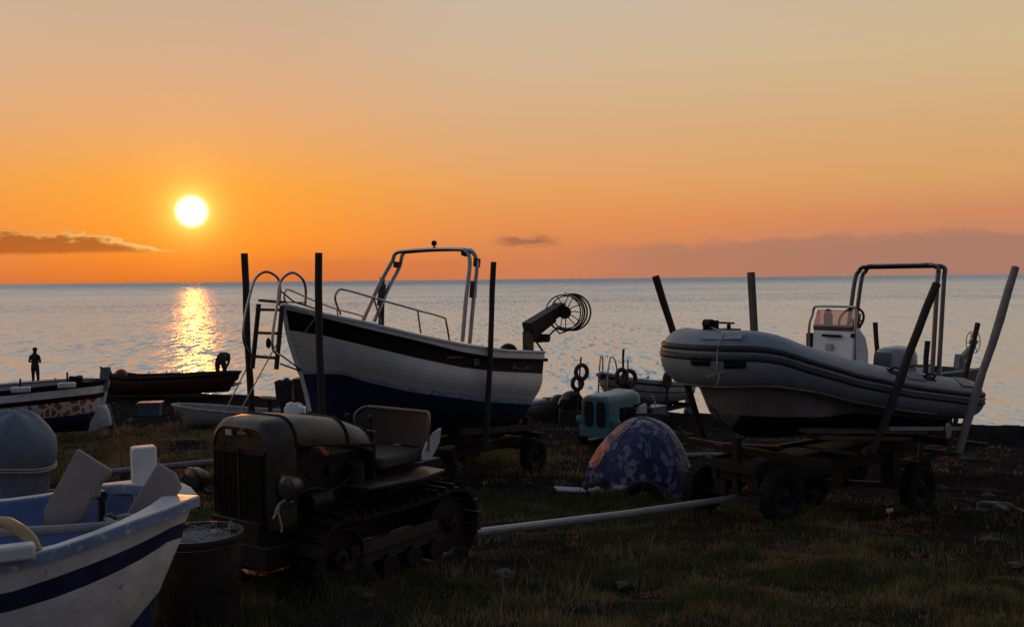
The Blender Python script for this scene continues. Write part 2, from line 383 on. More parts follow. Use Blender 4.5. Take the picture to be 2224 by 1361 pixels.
# ------------------------------------------------------------------ ground, sea, grass
def vnoise(x, y, seed=0):
    def h(i, j): 
        v = np.sin(i*127.1+j*311.7+seed*74.7)*43758.5453; return v-np.floor(v)
    xi = np.floor(x); yi = np.floor(y); fx = x-xi; fy = y-yi; fx = fx*fx*(3-2*fx); fy = fy*fy*(3-2*fy)
    return (h(xi, yi)*(1-fx)+h(xi+1, yi)*fx)*(1-fy)+(h(xi, yi+1)*(1-fx)+h(xi+1, yi+1)*fx)*fy
def fbm(x, y, seed=0):
    return (vnoise(x, y, seed)*.5+vnoise(x*2.1, y*2.1, seed+1)*.28+vnoise(x*4.3, y*4.3, seed+2)*.22)
def sst(x, a, b): t = np.clip((x-a)/(b-a), 0, 1); return t*t*(3-2*t)
def boxm(x, y, x0, x1, y0, y1, s=.6): return sst(x, x0-s, x0+s)*(1-sst(x, x1-s, x1+s))*sst(y, y0-s, y0+s)*(1-sst(y, y1-s, y1+s))
def grassmask(x, y):
    n = fbm(x*.9, y*.9, 3); n2 = fbm(x*.35, y*.35, 9)
    n3 = fbm(x*3.3, y*3.3, 14); near = sst(n*.5+n2*.4+n3*.35, .44, .68)*.95+.05
    near = near*(1-sst(y, 13.5, 15.5))
    side = sst(x/np.maximum(y, 1), .33, .44)*sst(y, 7.5, 10)
    near = near*(1-.8*side)
    left = boxm(x, y, -14, -3.0, 17.3, 26.3, .5)*sst(n, .25, .5)
    clump = boxm(x, y, -1.3, 2.2, 13.2, 15.7, .5)
    under = boxm(x, y, -2.4, .9, 19.6, 22.6, .4)
    leftnear = boxm(x, y, -6, -2, 9, 17, .8)*.5*sst(n, .3, .6)
    mid = .4*sst(n, .52, .70)*sst(y, 13, 15)*(1-sst(y, 24, 29))
    return np.clip(np.maximum.reduce([near, left, clump, under, leftnear, mid]), 0, 1), left, clump, under
ys = np.concatenate([np.linspace(-300, -20, 15)[:-1], np.linspace(-20, 4, 49)[:-1], np.linspace(4, 15, 130)[:-1], np.linspace(15, 42, 150)[:-1], np.linspace(42, 60, 19)])
xs = np.concatenate([np.linspace(-600, -30, 20)[:-1], np.linspace(-30, -8, 100)[:-1], np.linspace(-8, 8, 170)[:-1], np.linspace(8, 30, 100)[:-1], np.linspace(30, 600, 20)])
X, Y = np.meshgrid(xs, ys)
Z = ground(X, Y) + (fbm(X*1.6, Y*1.6, 5)-.5)*.15*sst(Y, 3, 6)*(1-sst(np.abs(X), 25, 30)) + (vnoise(X*6, Y*6, 8)-.5)*.02
ny, nx = X.shape
V = np.stack([X, Y, Z], -1).reshape(-1, 3)
ii = (np.arange(ny-1)[:, None]*nx+np.arange(nx-1)[None]).ravel()
Q = np.stack([ii, ii+1, ii+nx+1, ii+nx], -1)
def npmesh(name, V, Q, mats, smooth=True):
    me = bpy.data.meshes.new(name); k = Q.shape[1]
    me.vertices.add(len(V)); me.vertices.foreach_set('co', V.astype(np.float32).ravel())
    me.loops.add(Q.size); me.loops.foreach_set('vertex_index', Q.astype(np.int32).ravel())
    me.polygons.add(len(Q)); me.polygons.foreach_set('loop_start', np.arange(0, Q.size, k, dtype=np.int32))
    me.polygons.foreach_set('use_smooth', np.full(len(Q), smooth))
    for m in (mats if isinstance(mats, list) else [mats]): me.materials.append(m)
    me.update(calc_edges=True); me.validate()
    o = bpy.data.objects.new(name, me); COL.objects.link(o); return o
def groundmat():
    m = bpy.data.materials.new('volcanic_soil'); m.use_nodes = True
    t = NT(m.node_tree); b = m.node_tree.nodes['Principled BSDF']
    P = t.n('ShaderNodeNewGeometry').outputs['Position']
    gmk = t.n('ShaderNodeAttribute', attribute_name='grassy').outputs['Fac']
    n1 = t.noise(P, 1.3, 6, .65); n2 = t.noise(P, 16, 5, .7); n3 = t.noise(P, 70, 3, .6)
    soil = t.ramp(n1, [(.3, (.014, .012, .012)), (.7, (.034, .028, .028))])
    soil = t.mix(t.smooth(n2, .56, .68), soil, (.045, .037, .034))
    soil = t.mix(t.smooth(n3, .62, .72), soil, (.085, .078, .072))
    gr = t.ramp(n2, [(.3, (.022, .021, .013)), (.55, (.044, .040, .024)), (.75, (.075, .062, .038))])
    t.put(b.inputs['Base Color'], t.mix(t.m('MULTIPLY', gmk, .85), soil, gr))
    b.inputs['Roughness'].default_value = .95; b.inputs['Specular IOR Level'].default_value = 0
    h = t.m('ADD', t.m('MULTIPLY', n2, .6), t.m('MULTIPLY', n3, .4))
    t.put(b.inputs['Normal'], t.bump(h, .9, .05)); return m
go = npmesh('ground', V, Q, groundmat())
at = go.data.attributes.new('grassy', 'FLOAT', 'POINT'); at.data.foreach_set('value', grassmask(V[:, 0], V[:, 1])[0].astype(np.float32))
tag(go, 'dark volcanic beach soil sloping down to the water', None, None, 'structure')
def seamat():
    m = bpy.data.materials.new('sea_water'); m.use_nodes = True
    t = NT(m.node_tree); b = m.node_tree.nodes['Principled BSDF']
    P = t.n('ShaderNodeNewGeometry').outputs['Position']
    px, py, pz = t.xyz(P)
    dist = py
    def slopes(sx, sy, det, seed, ro=.6):
        nd = t.n('ShaderNodeTexNoise'); v = t.vec(t.m('MULTIPLY', px, sx), t.m('MULTIPLY', py, sy), seed)
        t.put(nd.inputs['Vector'], v); nd.inputs['Scale'].default_value = 1; nd.inputs['Detail'].default_value = det; nd.inputs['Roughness'].default_value = ro
        c = t.n('ShaderNodeSeparateColor'); t.put(c.inputs[0], nd.outputs['Color'])
        return t.m('SUBTRACT', c.outputs[0], .5), t.m('SUBTRACT', c.outputs[1], .5), nd.outputs[0]
    ax, ay, _ = slopes(2.2, .36, 7, 0.0, .72)        # chop
    bx, by, _ = slopes(.10, .02, 5, 7.0)       # swell
    cx, cy, _ = slopes(6.0, 1.5, 3, 3.0)       # ripples
    dxx, dyy, gust = slopes(.0035, .014, 9, 11.0)  # gust patches
    g = t.lin(gust, .34, .66, .6, 1.4)
    calm = t.lin(dist, 45, 300, .75, 1.1)
    k = t.m('MULTIPLY', g, calm)
    sx = t.m('ADD', t.m('MULTIPLY', ax, .8), t.m('ADD', t.m('MULTIPLY', bx, .10), t.m('MULTIPLY', cx, .45)))
    sy = t.m('ADD', t.m('MULTIPLY', ay, 2.5), t.m('ADD', t.m('MULTIPLY', by, .22), t.m('MULTIPLY', cy, .5)))
    v = t.vec(t.m('MULTIPLY', sx, k), t.m('SUBTRACT', t.m('MULTIPLY', sy, k), t.m('MULTIPLY', t.m('ADD', .14, t.m('ADD', t.m('MULTIPLY', t.smooth(dist, 45, 350), .10), t.m('MULTIPLY', t.smooth(dist, 300, 1800), .26))), t.lin(gust, .34, .66, .75, 1.25))), 1.0)
    nn = t.n('ShaderNodeVectorMath', operation='NORMALIZE'); t.put(nn.inputs[0], v)
    t.put(b.inputs['Normal'], nn.outputs[0])
    b.inputs['Base Color'].default_value = (.67, .65, .61, 1)
    b.inputs['Roughness'].default_value = .25; b.inputs['IOR'].default_value = 1.33; b.inputs['Metallic'].default_value = .78
    return m
sy_ = np.concatenate([np.linspace(18, 80, 63)[:-1], np.geomspace(80, 45000, 60)]); sxs = np.linspace(-1, 1, 61)
SX = sxs[None]*(200+sy_[:, None]*2.2); SY = np.repeat(sy_[:, None], 61, 1)
Vs = np.stack([SX, SY, np.zeros_like(SX)], -1).reshape(-1, 3); ii = (np.arange(len(sy_)-1)[:, None]*61+np.arange(60)[None]).ravel()
so = npmesh('sea', Vs, np.stack([ii, ii+1, ii+62, ii+61], -1), seamat(), True)
tag(so, 'calm grey blue sea with the low sun glittering on it', None, None, 'structure')
def grassmat():
    m = bpy.data.materials.new('grass_blades'); m.use_nodes = True
    t = NT(m.node_tree); m.node_tree.nodes.clear()
    c = t.n('ShaderNodeAttribute', attribute_name='col').outputs['Color']
    d = t.n('ShaderNodeBsdfDiffuse'); t.put(d.inputs[0], c)
    tr = t.n('ShaderNodeBsdfTranslucent'); t.put(tr.inputs[0], c)
    x = t.n('ShaderNodeMixShader'); x.inputs[0].default_value = .45; t.put(x.inputs[1], d.outputs[0]); t.put(x.inputs[2], tr.outputs[0])
    o = t.n('ShaderNodeOutputMaterial'); t.put(o.inputs[0], x.outputs[0]); return m
def scatter(y0, y1, dens, halfw=.82):
    n = int((y1*y1-y0*y0)*halfw*dens)
    y = np.sqrt(RNG.uniform(y0*y0, y1*y1, n)); x = RNG.uniform(-halfw, halfw, n)*y
    return x, y
gx, gy = [], []
for y0, y1, d in ((4.8, 7.5, 2300), (7.5, 10, 1700), (10, 14, 1100), (14, 18, 800), (18, 27, 520)):
    x, y = scatter(y0, y1, d); gx.append(x); gy.append(y)
gx = np.concatenate(gx); gy = np.concatenate(gy)
mk, ml, mc, mu = grassmask(gx, gy)
keep = RNG.random(len(gx)) < mk; gx, gy, ml, mc, mu = gx[keep], gy[keep], ml[keep], mc[keep], mu[keep]
N = len(gx)
tuft = fbm(gx*2.2, gy*2.2, 21)
hgt = (.028+.075*sst(tuft, .40, .72))*RNG.uniform(.5, 1.4, N)*(1+.8*mc+.9*ml+.8*mu)
tall = RNG.random(N) < .02; hgt[tall] *= 2.1
wid = .0022+.00032*gy; wid = wid*RNG.uniform(.7, 1.3, N)
th = RNG.uniform(0, 2*np.pi, N); lean = RNG.uniform(.1, .75, N)*hgt
la = RNG.uniform(0, 2*np.pi, N)
bz = ground(gx, gy) + (fbm(gx*1.6, gy*1.6, 5)-.5)*.15*sst(gy, 3, 6) - .006
cx_, sx_ = np.cos(th)*wid, np.sin(th)*wid
P0 = np.stack([gx-cx_, gy-sx_, bz], -1); P1 = np.stack([gx+cx_, gy+sx_, bz], -1)
mx, my = gx+np.cos(la)*lean*.35, gy+np.sin(la)*lean*.35
P2 = np.stack([mx+cx_*.7, my+sx_*.7, bz+hgt*.6], -1); P3 = np.stack([mx-cx_*.7, my-sx_*.7, bz+hgt*.6], -1)
tx, ty = gx+np.cos(la)*lean, gy+np.sin(la)*lean
P4 = np.stack([tx+cx_*.12, ty+sx_*.12, bz+hgt], -1); P5 = np.stack([tx-cx_*.12, ty-sx_*.12, bz+hgt], -1)
GV = np.stack([P0, P1, P2, P3, P4, P5], 1).reshape(-1, 3)
b0 = np.arange(N)*6
GQ = np.concatenate([np.stack([b0, b0+1, b0+2, b0+3], -1), np.stack([b0+3, b0+2, b0+4, b0+5], -1)])
gob = npmesh('grass', GV, GQ, grassmat(), False)
dry = np.clip(sst(fbm(gx*1.9, gy*1.9, 31)*.65+fbm(gx*.5, gy*.5, 33)*.35, .42, .66)+RNG.normal(0, .22, N)+.45*ml-.5*mc, 0, 1)[:, None]  # left patch pushed towards the dry colour to stand for golden backlight
colr = np.array([.066, .080, .032])*(1-dry)+np.array([.24, .175, .095])*dry
colr = colr*RNG.uniform(.65, 1.35, (N, 1))
ca = gob.data.attributes.new('col', 'FLOAT_COLOR', 'POINT')
cc = np.concatenate([colr, np.ones((N, 1))], 1); ca.data.foreach_set('color', np.repeat(cc, 6, 0).astype(np.float32).ravel())
tag(gob, 'short patchy green and dry grass on the dark soil', 'grass', None, 'stuff')
# gravel
n = 15000
x, y = scatter(5.2, 32, 1, .6); sel = RNG.choice(len(x), min(n, len(x)), False); x, y = x[sel], y[sel]
octv = np.array([[1, 0, 0], [0, 1, 0], [-1, 0, 0], [0, -1, 0], [0, 0, 1], [0, 0, -1]], float)
octf = np.array([[0, 1, 4], [1, 2, 4], [2, 3, 4], [3, 0, 4], [1, 0, 5], [2, 1, 5], [3, 2, 5], [0, 3, 5]])
r = np.minimum(.011+RNG.pareto(2.2, len(x))*.012, .11)[:, None, None]*(1+y/25)[:, None, None]
pv = octv[None]*r*RNG.uniform(.6, 1.3, (len(x), 6, 1)); pv[:, :, 2] *= .6
pv += np.stack([x, y, ground(x, y)+(fbm(x*1.6, y*1.6, 5)-.5)*.15], -1)[:, None]
pf = (octf[None]+(np.arange(len(x))*6)[:, None, None]).reshape(-1, 3)
x2, y2 = scatter(13, 34, 6, .6); r2 = np.minimum(.016+RNG.pareto(2.0, len(x2))*.016, .16)[:, None, None]
pv2 = octv[None]*r2*RNG.uniform(.6, 1.3, (len(x2), 6, 1)); pv2[:, :, 2] *= .7; pv2 += np.stack([x2, y2, ground(x2, y2)+(fbm(x2*1.6, y2*1.6, 5)-.5)*.15], -1)[:, None]
pf = np.concatenate([pf, (octf[None]+(np.arange(len(x2))*6)[:, None, None]).reshape(-1, 3)+6*len(x)]); pv = np.concatenate([pv, pv2])
gv = npmesh('gravel', pv.reshape(-1, 3), pf, ROCKM, False)
tag(gv, 'loose dark volcanic pebbles scattered over the beach soil', 'gravel', None, 'stuff')
#PART3
# ------------------------------------------------------------------ big fishing boat on its trailer
def lerp(a, b, t): return a+(b-a)*t
def fishing_boat():
    fr = Fr(-3.60, 15.5, gz(-1.5, 17.6), 52)
    root = fr.root('fishing_boat', 'white motor fishing boat with dark brown band and navy bottom on a trailer', 'boat')
    L = 5.72; HB = 1.08
    Sc = [(617, 662), (700, 682), (800, 702), (900, 727), (1000, 748), (1100, 762), (1190, 765)]
    Gc = [(621, 676), (700, 693), (800, 718), (900, 741), (1000, 766), (1075, 779), (1190, 782)]
    Bc = [(621, 716), (700, 728), (800, 752), (900, 776), (1000, 797), (1075, 806), (1190, 812)]
    Wc = [(640, 806), (745, 811), (800, 822), (900, 842), (1052, 860), (1190, 869)]
    Lc = [(640, 812), (745, 813), (800, 830), (900, 852), (1052, 872), (1190, 880)]
    Kc = [(668, 890), (760, 915), (900, 938), (1130, 956), (1300, 960)]
    def hb(t): 
        f = (1-(1-min(t/.52, 1))**2.1)**.62 if t < .52 else 1-.16*((t-.52)/.48)**2
        return max(f, .03)
    NS = 40; T = [(i/NS)**1.35 for i in range(NS+1)]
    spec = [(Sc, 1.0, 0.0, L), (Gc, 1.005, .02, L), (Gc, .985, .02, L-.005), (Bc, .975, .07, L-.02), (Wc, .80, .30, L-.20), (Lc, .77, .33, L-.24), (None, .44, .44, L-.34), (Kc, .02, .50, L-.36)]
    half = []
    for ci, (c, fy, x0, x1) in enumerate(spec):
        row = []
        for t in T:
            x = lerp(x0, x1, t)
            f = fy if ci < 3 else lerp(min(fy, .96), fy, 0) 
            y = hb(t)*HB*f
            if ci == 4: y = HB*lerp(.97*hb(t)*.55, .86*hb(t), sst(t, .0, .35))
            if ci == 5: y = HB*lerp(.50*hb(t), .83*hb(t), sst(t, .0, .35))
            if ci == 6: y = HB*lerp(.22*hb(t), .5*hb(t), sst(t, 0, .5))
            row.append([x, float(y), None])
        half.append(row)
    for ci, (c, *_r) in enumerate(spec):
        for p in half[ci]:
            if c is not None: p[2] = fr.z(p[0], -p[1], c)
    for j, p in enumerate(half[6]): p[2] = lerp(half[7][j][2], half[5][j][2], .42)
    # clinker rows between the stripe and the waterline
    rows = []; mis = []; band = []
    def addrow(row, mi, bd): rows.append(row); mis.append(mi); band.append(bd)
    seq = [(0, 0), (1, 0), (2, 1), (3, 2)]
    addrow(half[0], 0, 0); addrow(half[1], 0, 0); addrow(half[2], 1, 0)
    for q in range(9):
        w = q/8; bul = math.sin(w*math.pi)*.07
        addrow([[lerp(a[0], b[0], w**1.2), lerp(a[1], b[1], w)+bul*min(1, a[1]), lerp(a[2], b[2], w)] for a, b in zip(half[3], half[4])], 2, w)
    addrow(half[5], 4, 1); addrow(half[6], 4, 1); addrow(half[7], 4, 1)
    mis[10+1] = 3
    m = MB(); att = []
    for sg in (-1, 1):
        m.loft([[(p[0], p[1]*sg, p[2]) for p in r] for r in rows], mis=mis); att += [b for b, r in zip(band, rows) for _ in r]
    st = [[(r[-1][0], r[-1][1]*s, r[-1][2]) for s in (-1, -.5, 0, .5, 1)] for r in rows]
    m.loft(st, mis=[2 if q == 1 else q for q in mis]); att += [b for b in band for _ in range(5)]
    m.build('hull', [WHITE, BROWN, CLINK, LBLUE, NAVY], root, 40, attr=att)
    # stem bar
    stem = [(-.02, 0, half[0][0][2]+.02)]+[(r[0][0]-.02, 0, r[0][2]) for r in rows[1:]]
    MB().tube(stem, .035, 6).build('stem', WHITE2, root)
    # deck, coaming and rubbing strake
    d = MB(); n5 = []
    for j in range(0, NS+1):
        p = half[0][j]; n5.append([(p[0]+.01, p[1]*s*.99, p[2]-.03+.05*(1-s*s)) for s in (-1, -.6, 0, .6, 1)])
    d.loft(n5); d.build('deck', GEL, root)
    s_ = MB()
    for sg in (-1, 1): s_.tube([(p[0], p[1]*sg, p[2]) for p in half[0]], .03, 6)
    s_.build('gunwale_rail', WHITE, root)
    s2 = MB()
    for sg in (-1, 1): s2.tube([(p[0], p[1]*sg+.01*sg, p[2]+.005) for p in half[1]], .022, 6)
    s2.tube([(half[1][-1][0]+.06, half[1][-1][1]*s, half[1][-1][2]) for s in (-1.02, 0, 1.02)], .035, 6)
    s2.build('rubbing_strake', BROWN, root)
    z0 = half[0]
    def deckz(x): return float(np.interp(x, [p[0] for p in z0], [p[2] for p in z0]))
    # swim platform at the stern
    pz = half[4][-1][2]-.07
    MB().box((L-.05, 0, pz), (.62, 1.5, .07)).build('stern_platform', LBLUE, root, bevel=.015)
    # roll arch: two parallel tubes each side, joined by plates
    a = MB()
    nb = fr.py(1004, 742, -1.02); nb2 = fr.py(1020, 746, -1.02)
    nt_ = fr.py(1026, 560, -.98); nt2 = fr.py(1043, 566, -.98)
    fb = fr.py(789, 694, 1.02); fb2 = fr.py(813, 697, 1.02); ft = fr.py(841, 560, .98); ft2 = fr.py(856, 572, .98)
    ztop = fr.py(1012, 541, -.98).z; ztf = fr.py(880, 546, .9).z
    zt = (ztop+ztf)/2
    for (q0, q1, w0, w1, dx) in ((nb, nt_, fb, ft, 0.0), (nb2, nt2, fb2, ft2, .18)):
        xt = (q1.x+w1.x)/2+.02
        path = smoothpath([q0, q0.lerp(Vector((xt, q1.y, q1.z)), .55), (xt, q1.y, q1.z-.08), (xt+.01, q1.y+.10, zt-.04+(.0 if dx == 0 else -.02)), (xt+.02, q1.y+.32, zt), (xt+.02, 0, zt+.015), (xt+.02, w1.y-.32, zt), (xt+.01, w1.y-.10, zt-.04), (xt, w1.y, w1.z-.08), w0.lerp(Vector((xt, w1.y, w1.z)), .55), w0], 5)
        a.tube(path, .038, 8)
    arch = a.build('roll_arch', CHROME, root)
    for (v, y, h, A, B, T_) in ((570, -.98, .16, nb, nb2, nt_), (629, -1.0, .30, nb, nb2, nt_), (575, .98, .12, fb, fb2, ft), (640, 1.0, .42, fb, fb2, ft)):
        zq = fr.py(1030 if y < 0 else 845, v, y).z; w = (zq-A.z)/(T_.z-A.z); xq = lerp((A.x+B.x)/2, xt+.0, min(w*1.05, 1))
        MB().box((xq, y, zq), (.18, .03, h), Matrix.Rotation(rad(8), 3, 'Y')).build('mounting_plate', DARKM, arch, bevel=.01)
    p = fr.py(1012, 550, -.75); MB().ell(p, (.09, .10, .06)).build('horn', VENT, arch)
    p = fr.py(943, 541, 0); b = MB(); b.cyl((p.x, p.y, zt), (p.x, p.y, zt+.09), .02); b.lathe([(.03, .09), (.05, .1), (.05, .16), (.03, .18), (.0, .185)], (p.x, p.y, zt), n=12); b.build('anchor_light', VENT, arch)
    # bow hand rails
    r = MB()
    for sg in (-1, 1):
        T0 = fr.py(735, 668, -.62); pts = [(740, 683, -.60), (728, 650, -.62), (734, 632, -.64), (752, 630, -.68), (830, 652, -.86), (905, 673, -1.0), (962, 689, -1.02), (969, 700, -1.03), (976, 739, -1.03)]
        Q = [fr.py(u, v, y) for u, v, y in pts]; r.tube(smoothpath([(q.x, -q.y*sg if sg == 1 else q.y, q.z) for q in Q], 5) if sg == -1 else smoothpath([(q.x, -q.y, q.z) for q in Q], 5), .018, 7)
        for (u0, v0, u1, v1, y) in ((907, 674, 914, 724, -1.0), (808, 647, 789, 694, -.82), (812, 648, 828, 700, -.84)):
            A = fr.py(u0, v0, y); B = fr.py(u1, v1, y)
            if sg == 1 and u0 > 900: A.y *= -1; B.y *= -1
            elif sg == 1: continue
            r.tube([A, B], .015, 6)
    r.build('hand_rail', CHROME, root)
    # bow boarding ladder
    lad = MB(); yn, yf = -.24, .24
    for y, k in ((yf, 0), (yn, 1)):
        du = 0 if k == 0 else 0
        pts = ([(540, 765), (530, 740), (530, 700), (543, 640), (555, 605), (577, 590), (600, 600), (608, 620), (607, 664)] if k == 0 else [(607, 772), (593, 757), (593, 720), (603, 655), (609, 612), (634, 592), (657, 606), (664, 630), (663, 664)])
        lad.tube(smoothpath([fr.py(u, v, y) for u, v in pts], 5), .022, 7)
    lo = lad.build('bow_ladder', CHROME, root); lad = MB()
    for (u0, v0, u1, v1, y) in ((562, 660, 548, 800, yf), (613, 664, 600, 802, yn)): lad.beam(fr.py(u0, v0, y), fr.py(u1, v1, y), .07, .03, up=(0, 1, 0))
    for (a0, b0, a1, b1) in ((566, 652, 612, 656), (560, 672, 610, 673), (556, 722, 606, 724), (551, 773, 602, 777)): 
        lad.beam(fr.py(a0, b0, yf), fr.py(a1, b1, yn), .10, .04)
    lad.tube([fr.py(610, 632, yn), fr.py(638, 655, yn), fr.py(690, 672, -.4)], .014, 6)
    lad.beam(fr.py(618, 656, yn), fr.py(662, 657, yn), .04, .02)
    lad.tube([fr.py(609, 770, yn), fr.py(658, 806, 0)], .014, 6); lad.tube([fr.py(609, 790, yn), fr.py(655, 806, 0)], .014, 6)
    lad.build('ladder_frame', DARKM, lo)
    MB().ell(fr.py(583, 745, 0), (.04, .04, .085)).build('pulley', VENT, lo)
    # net hauler on the stern quarter
    nh = MB(); base = fr.py(1155, 765, -.55)
    y = -.55
    c0 = fr.py(1147, 725, y); nh.beam((c0.x, y, deckz(L-.3)-.05), (c0.x, y, c0.z+.06), .16, .16, up=(0, 1, 0))
    nh.build('hauler_column', OLIVE, root)
    nm = MB(); A = fr.py(1146, 712, y); B = fr.py(1218, 668, y); nm.beam(A, B, .22, .24, up=(0, 1, 0))
    A2 = fr.py(1150, 730, y); B2 = fr.py(1200, 690, y); nm.beam(A2, B2, .16, .16, up=(0, 1, 0))
    nm.tube([fr.py(1160, 735, y), fr.py(1179, 762, y)], .022, 6)
    nm.build('hauler_arm', SOOT, root)
    mo = MB(); c = fr.py(1186, 734, y-.1); mo.cyl(c+Vector((0, .2, 0)), c-Vector((0, .05, 0)), .085, n=16); c2 = fr.py(1172, 734, y+.05); mo.cyl(c2+Vector((0, .2, 0)), c2-Vector((0, .05, 0)), .09, n=16)
    mo.tube([c, fr.py(1206, 715, y)], .02, 6); mo.build('hydraulic_motor', RUST, root)
    hc = fr.py(1226, 678, y-.12)
    hd = MB(); Rw = abs(fr.py(1226, 640, y-.12).z-hc.z)
    wx = Vector((fr.c, -fr.s, 0)); wy = Vector((fr.s, fr.c, 0)); hd.cyl(hc+wy*.1, hc-wy*.1, .135, n=24); hub = hd.build('reel_hub', SOOT, root)
    wr = MB()
    def ring(cc, R, rr): wr.tube([cc+wx*(R*math.cos(2*math.pi*i/40))+Vector((0, 0, R*math.sin(2*math.pi*i/40))) for i in range(40)], rr, 6, True)
    off = Vector((.02, .17, .0))
    ring(hc-wy*.06-wx*.03, Rw, .014); ring(hc+wy*.1+wx*.05, Rw*.93, .013)
    for i in range(13):
        an = 2*math.pi*i/13; dd = wx*math.cos(an)+Vector((0, 0, math.sin(an))); 
        wr.tube([hc+dd*.1, hc+dd*(Rw*.55)+wy*(.04*(-1)**i)+Vector((0, 0, .015)), hc+dd*Rw*.96+wy*(-.06+.16*(i % 2))+wx*(-.03+.08*(i % 2))], .011, 5)
    for k, (dxk, dyk, a0, a1) in enumerate(((.04, 0, -2.2, 1.45), (.10, .08, -2.25, 1.5), (.17, .05, -1.95, 1.6))):
        wr.tube(arc(hc+wx*dxk+wy*dyk, Rw*1.04, a0, a1, 28, wx, (0, 0, 1)), .019, 6)
    wr.beam(hc+wx*.0+Vector((0, 0, Rw*1.12)), hc+wx*.26+Vector((0, 0, Rw*.86)), .03, .02)
    wr.tube([fr.py(1200, 706, y), fr.py(1215, 724, y), hc+wx*.05+Vector((0, 0, -Rw*1.06))], .018, 6)
    wr.build('reel_cage', DARKM, hub)
    p = fr.py(1104, 757, -.2); MB().ell((p.x, p.y, p.z-.06), (.17, .2, .17), nu=14).build('engine_box', VENT, root)
    # outside fittings and hand painted name on the dark band
    zb = half[2]
    def on(u, v): 
        best = None
        for j in range(NS):
            yy = -half[2][j][1]*.99; q = fr.py(u, v, yy)
            if half[2][j][0] <= q.x <= half[2][j+1][0]+.02: best = q; break
        if best is None: best = fr.py(u, v, -HB*.9)
        return best
    tx = MB()
    def stroke(pp): tx.tube([on(u, v)-Vector((0, .012, 0)) for u, v in pp], .006, 4)
    stroke(smoothpath([(1111, 804, 0), (1114, 797, 0), (1119, 788, 0), (1120, 795, 0), (1121, 801, 0)], 3) and [(1112, 804), (1115, 796), (1119, 788), (1120, 795), (1120, 801)])
    stroke([(1112, 798), (1117, 797), (1122, 799)])
    stroke([(1122, 802), (1124, 798), (1126, 802), (1128, 798), (1130, 802), (1132, 798), (1134, 802)])
    stroke([(1134, 802), (1137, 798), (1139, 802), (1143, 793), (1142, 802)])
    stroke([(1142, 802), (1147, 794), (1146, 803), (1149, 799), (1152, 802)])
    tx.build('painted_name', mat('faded_lettering', (.30, .24, .19), .7, var=.2), root)
    ft_ = MB(); q = on(985, 776); ft_.box(q-Vector((0, .012, 0)), (.42, .016, .03), Matrix.Rotation(rad(3), 3, 'Y')); ft_.build('side_moulding', mat('dull_brass', (.16, .08, .04), .5, .6), root)
    pt = MB(); q = on(1034, 786); pt.box(q-Vector((0, .012, 0)), (.16, .016, .13)); pt.build('side_plate', mat('dull_plate', (.10, .085, .08), .6), root, bevel=.01)
    return fr
BB = fishing_boat()
def post(name, parent, a, b, r, m, sq=False):
    mb = MB()
    if sq: mb.beam(a, b, r*2, r*2, up=(0, 1, 0))
    else:
        a = Vector(a); b = Vector(b); k = 7; jit = random.Random(int(abs(a.x*977+b.z*133)))
        mb.tube([a.lerp(b, i/k)+Vector((.022*math.sin(i*.9+a.x*5)*math.sin(math.pi*i/k)+jit.uniform(-.007, .007), jit.uniform(-.008, .008), 0)) for i in range(k+1)], [r*jit.uniform(.9, 1.08) for i in range(k+1)], 10)
    return mb.build(name, m, parent, bevel=.004 if sq else 0)
def big_trailer(fr):
    root = fr.root('boat_trailer', 'dark four wheeled boat trailer with tall round posts, under the white fishing boat', 'trailer')
    fb = MB(); zf = .52
    for y in (-.55, .55): fb.beam((-.1, y, zf), (5.6, y, zf-.06), .10, .16)
    for x in (-.05, 1.4, 2.8, 3.75, 5.3): fb.beam((x, -1.1, zf+.1), (x, 1.1, zf+.1), .10, .10)
    fb.beam((0, 0, zf+.16), (5.5, 0, zf+.10), .14, .14)
    fb.beam((2.73, -.8, .33), (2.73, .8, .33), .08, .08); fb.beam((5.35, -.85, .33), (5.35, .85, .33), .08, .08)
    for x in (2.73, 5.35):
        for y in (-.5, .5): fb.beam((x, y, .33), (x, y, zf), .08, .08, up=(0, 1, 0))
    for x, h in ((1.4, .42), (3.8, .38), (5.2, .40)):
        for y in (-.45, .45): fb.beam((x, y, zf+.1), (x, y*.9, zf+h), .12, .12, up=(0, 1, 0))
    fb.build('frame', RUST, root)
    k = MB()
    for (u0, v0, u1, v1) in ((1000, 938, 1150, 928),): k.beam(fr.py(u0, v0, -.85), fr.py(u1, v1, -.85), .12, .10)
    k.beam(fr.py(1145, 905, -.75), fr.py(1143, 965, -.75), .14, .14, up=(0, 1, 0)); k.build('bunk_board', DKWOOD, root)
    for x, y in ((2.73, -.80), (2.73, .80), (5.40, -.85), (5.40, .85)):
        g = fr.g(x, y); wheel(root, (x, y, g+.315), .33, .20)
    for (u0, v0, y) in ((692, 549, -.9), (531, 550, .9), (1072, 569, -1.15)):
        t = fr.py(u0, v0, y); u1 = {692: 697, 531: 545, 1072: 1058}[u0]
        b = fr.py(u1, 905, y*1.0); d = (b-t)/(b.z-t.z); bb = t+d*(zf+.05-t.z); bb.y = y
        post('post', root, bb, t, .055, DKWOOD)
    t = fr.py(830, 602, 1.2); post('post', root, (t.x-.25, 1.15, zf+.1), t, .055, DKWOOD)
    rp = MB(); rp.tube(smoothpath([fr.py(660, 670, -.35), fr.py(690, 690, -.9)], 3), .01, 5); 
    A = fr.py(607, 745, -.1); rp.tube([fr.py(610, 730, -.2), fr.py(520, 895, -.6)], .010, 5); rp.tube([fr.py(535, 800, .9), fr.py(487, 897, .6)], .010, 5); rp.tube([fr.py(684, 692, -.9), fr.py(662, 722, -.25)], .009, 5)
    rp.build('lashing_rope', ROPE, root)
big_trailer(BB)
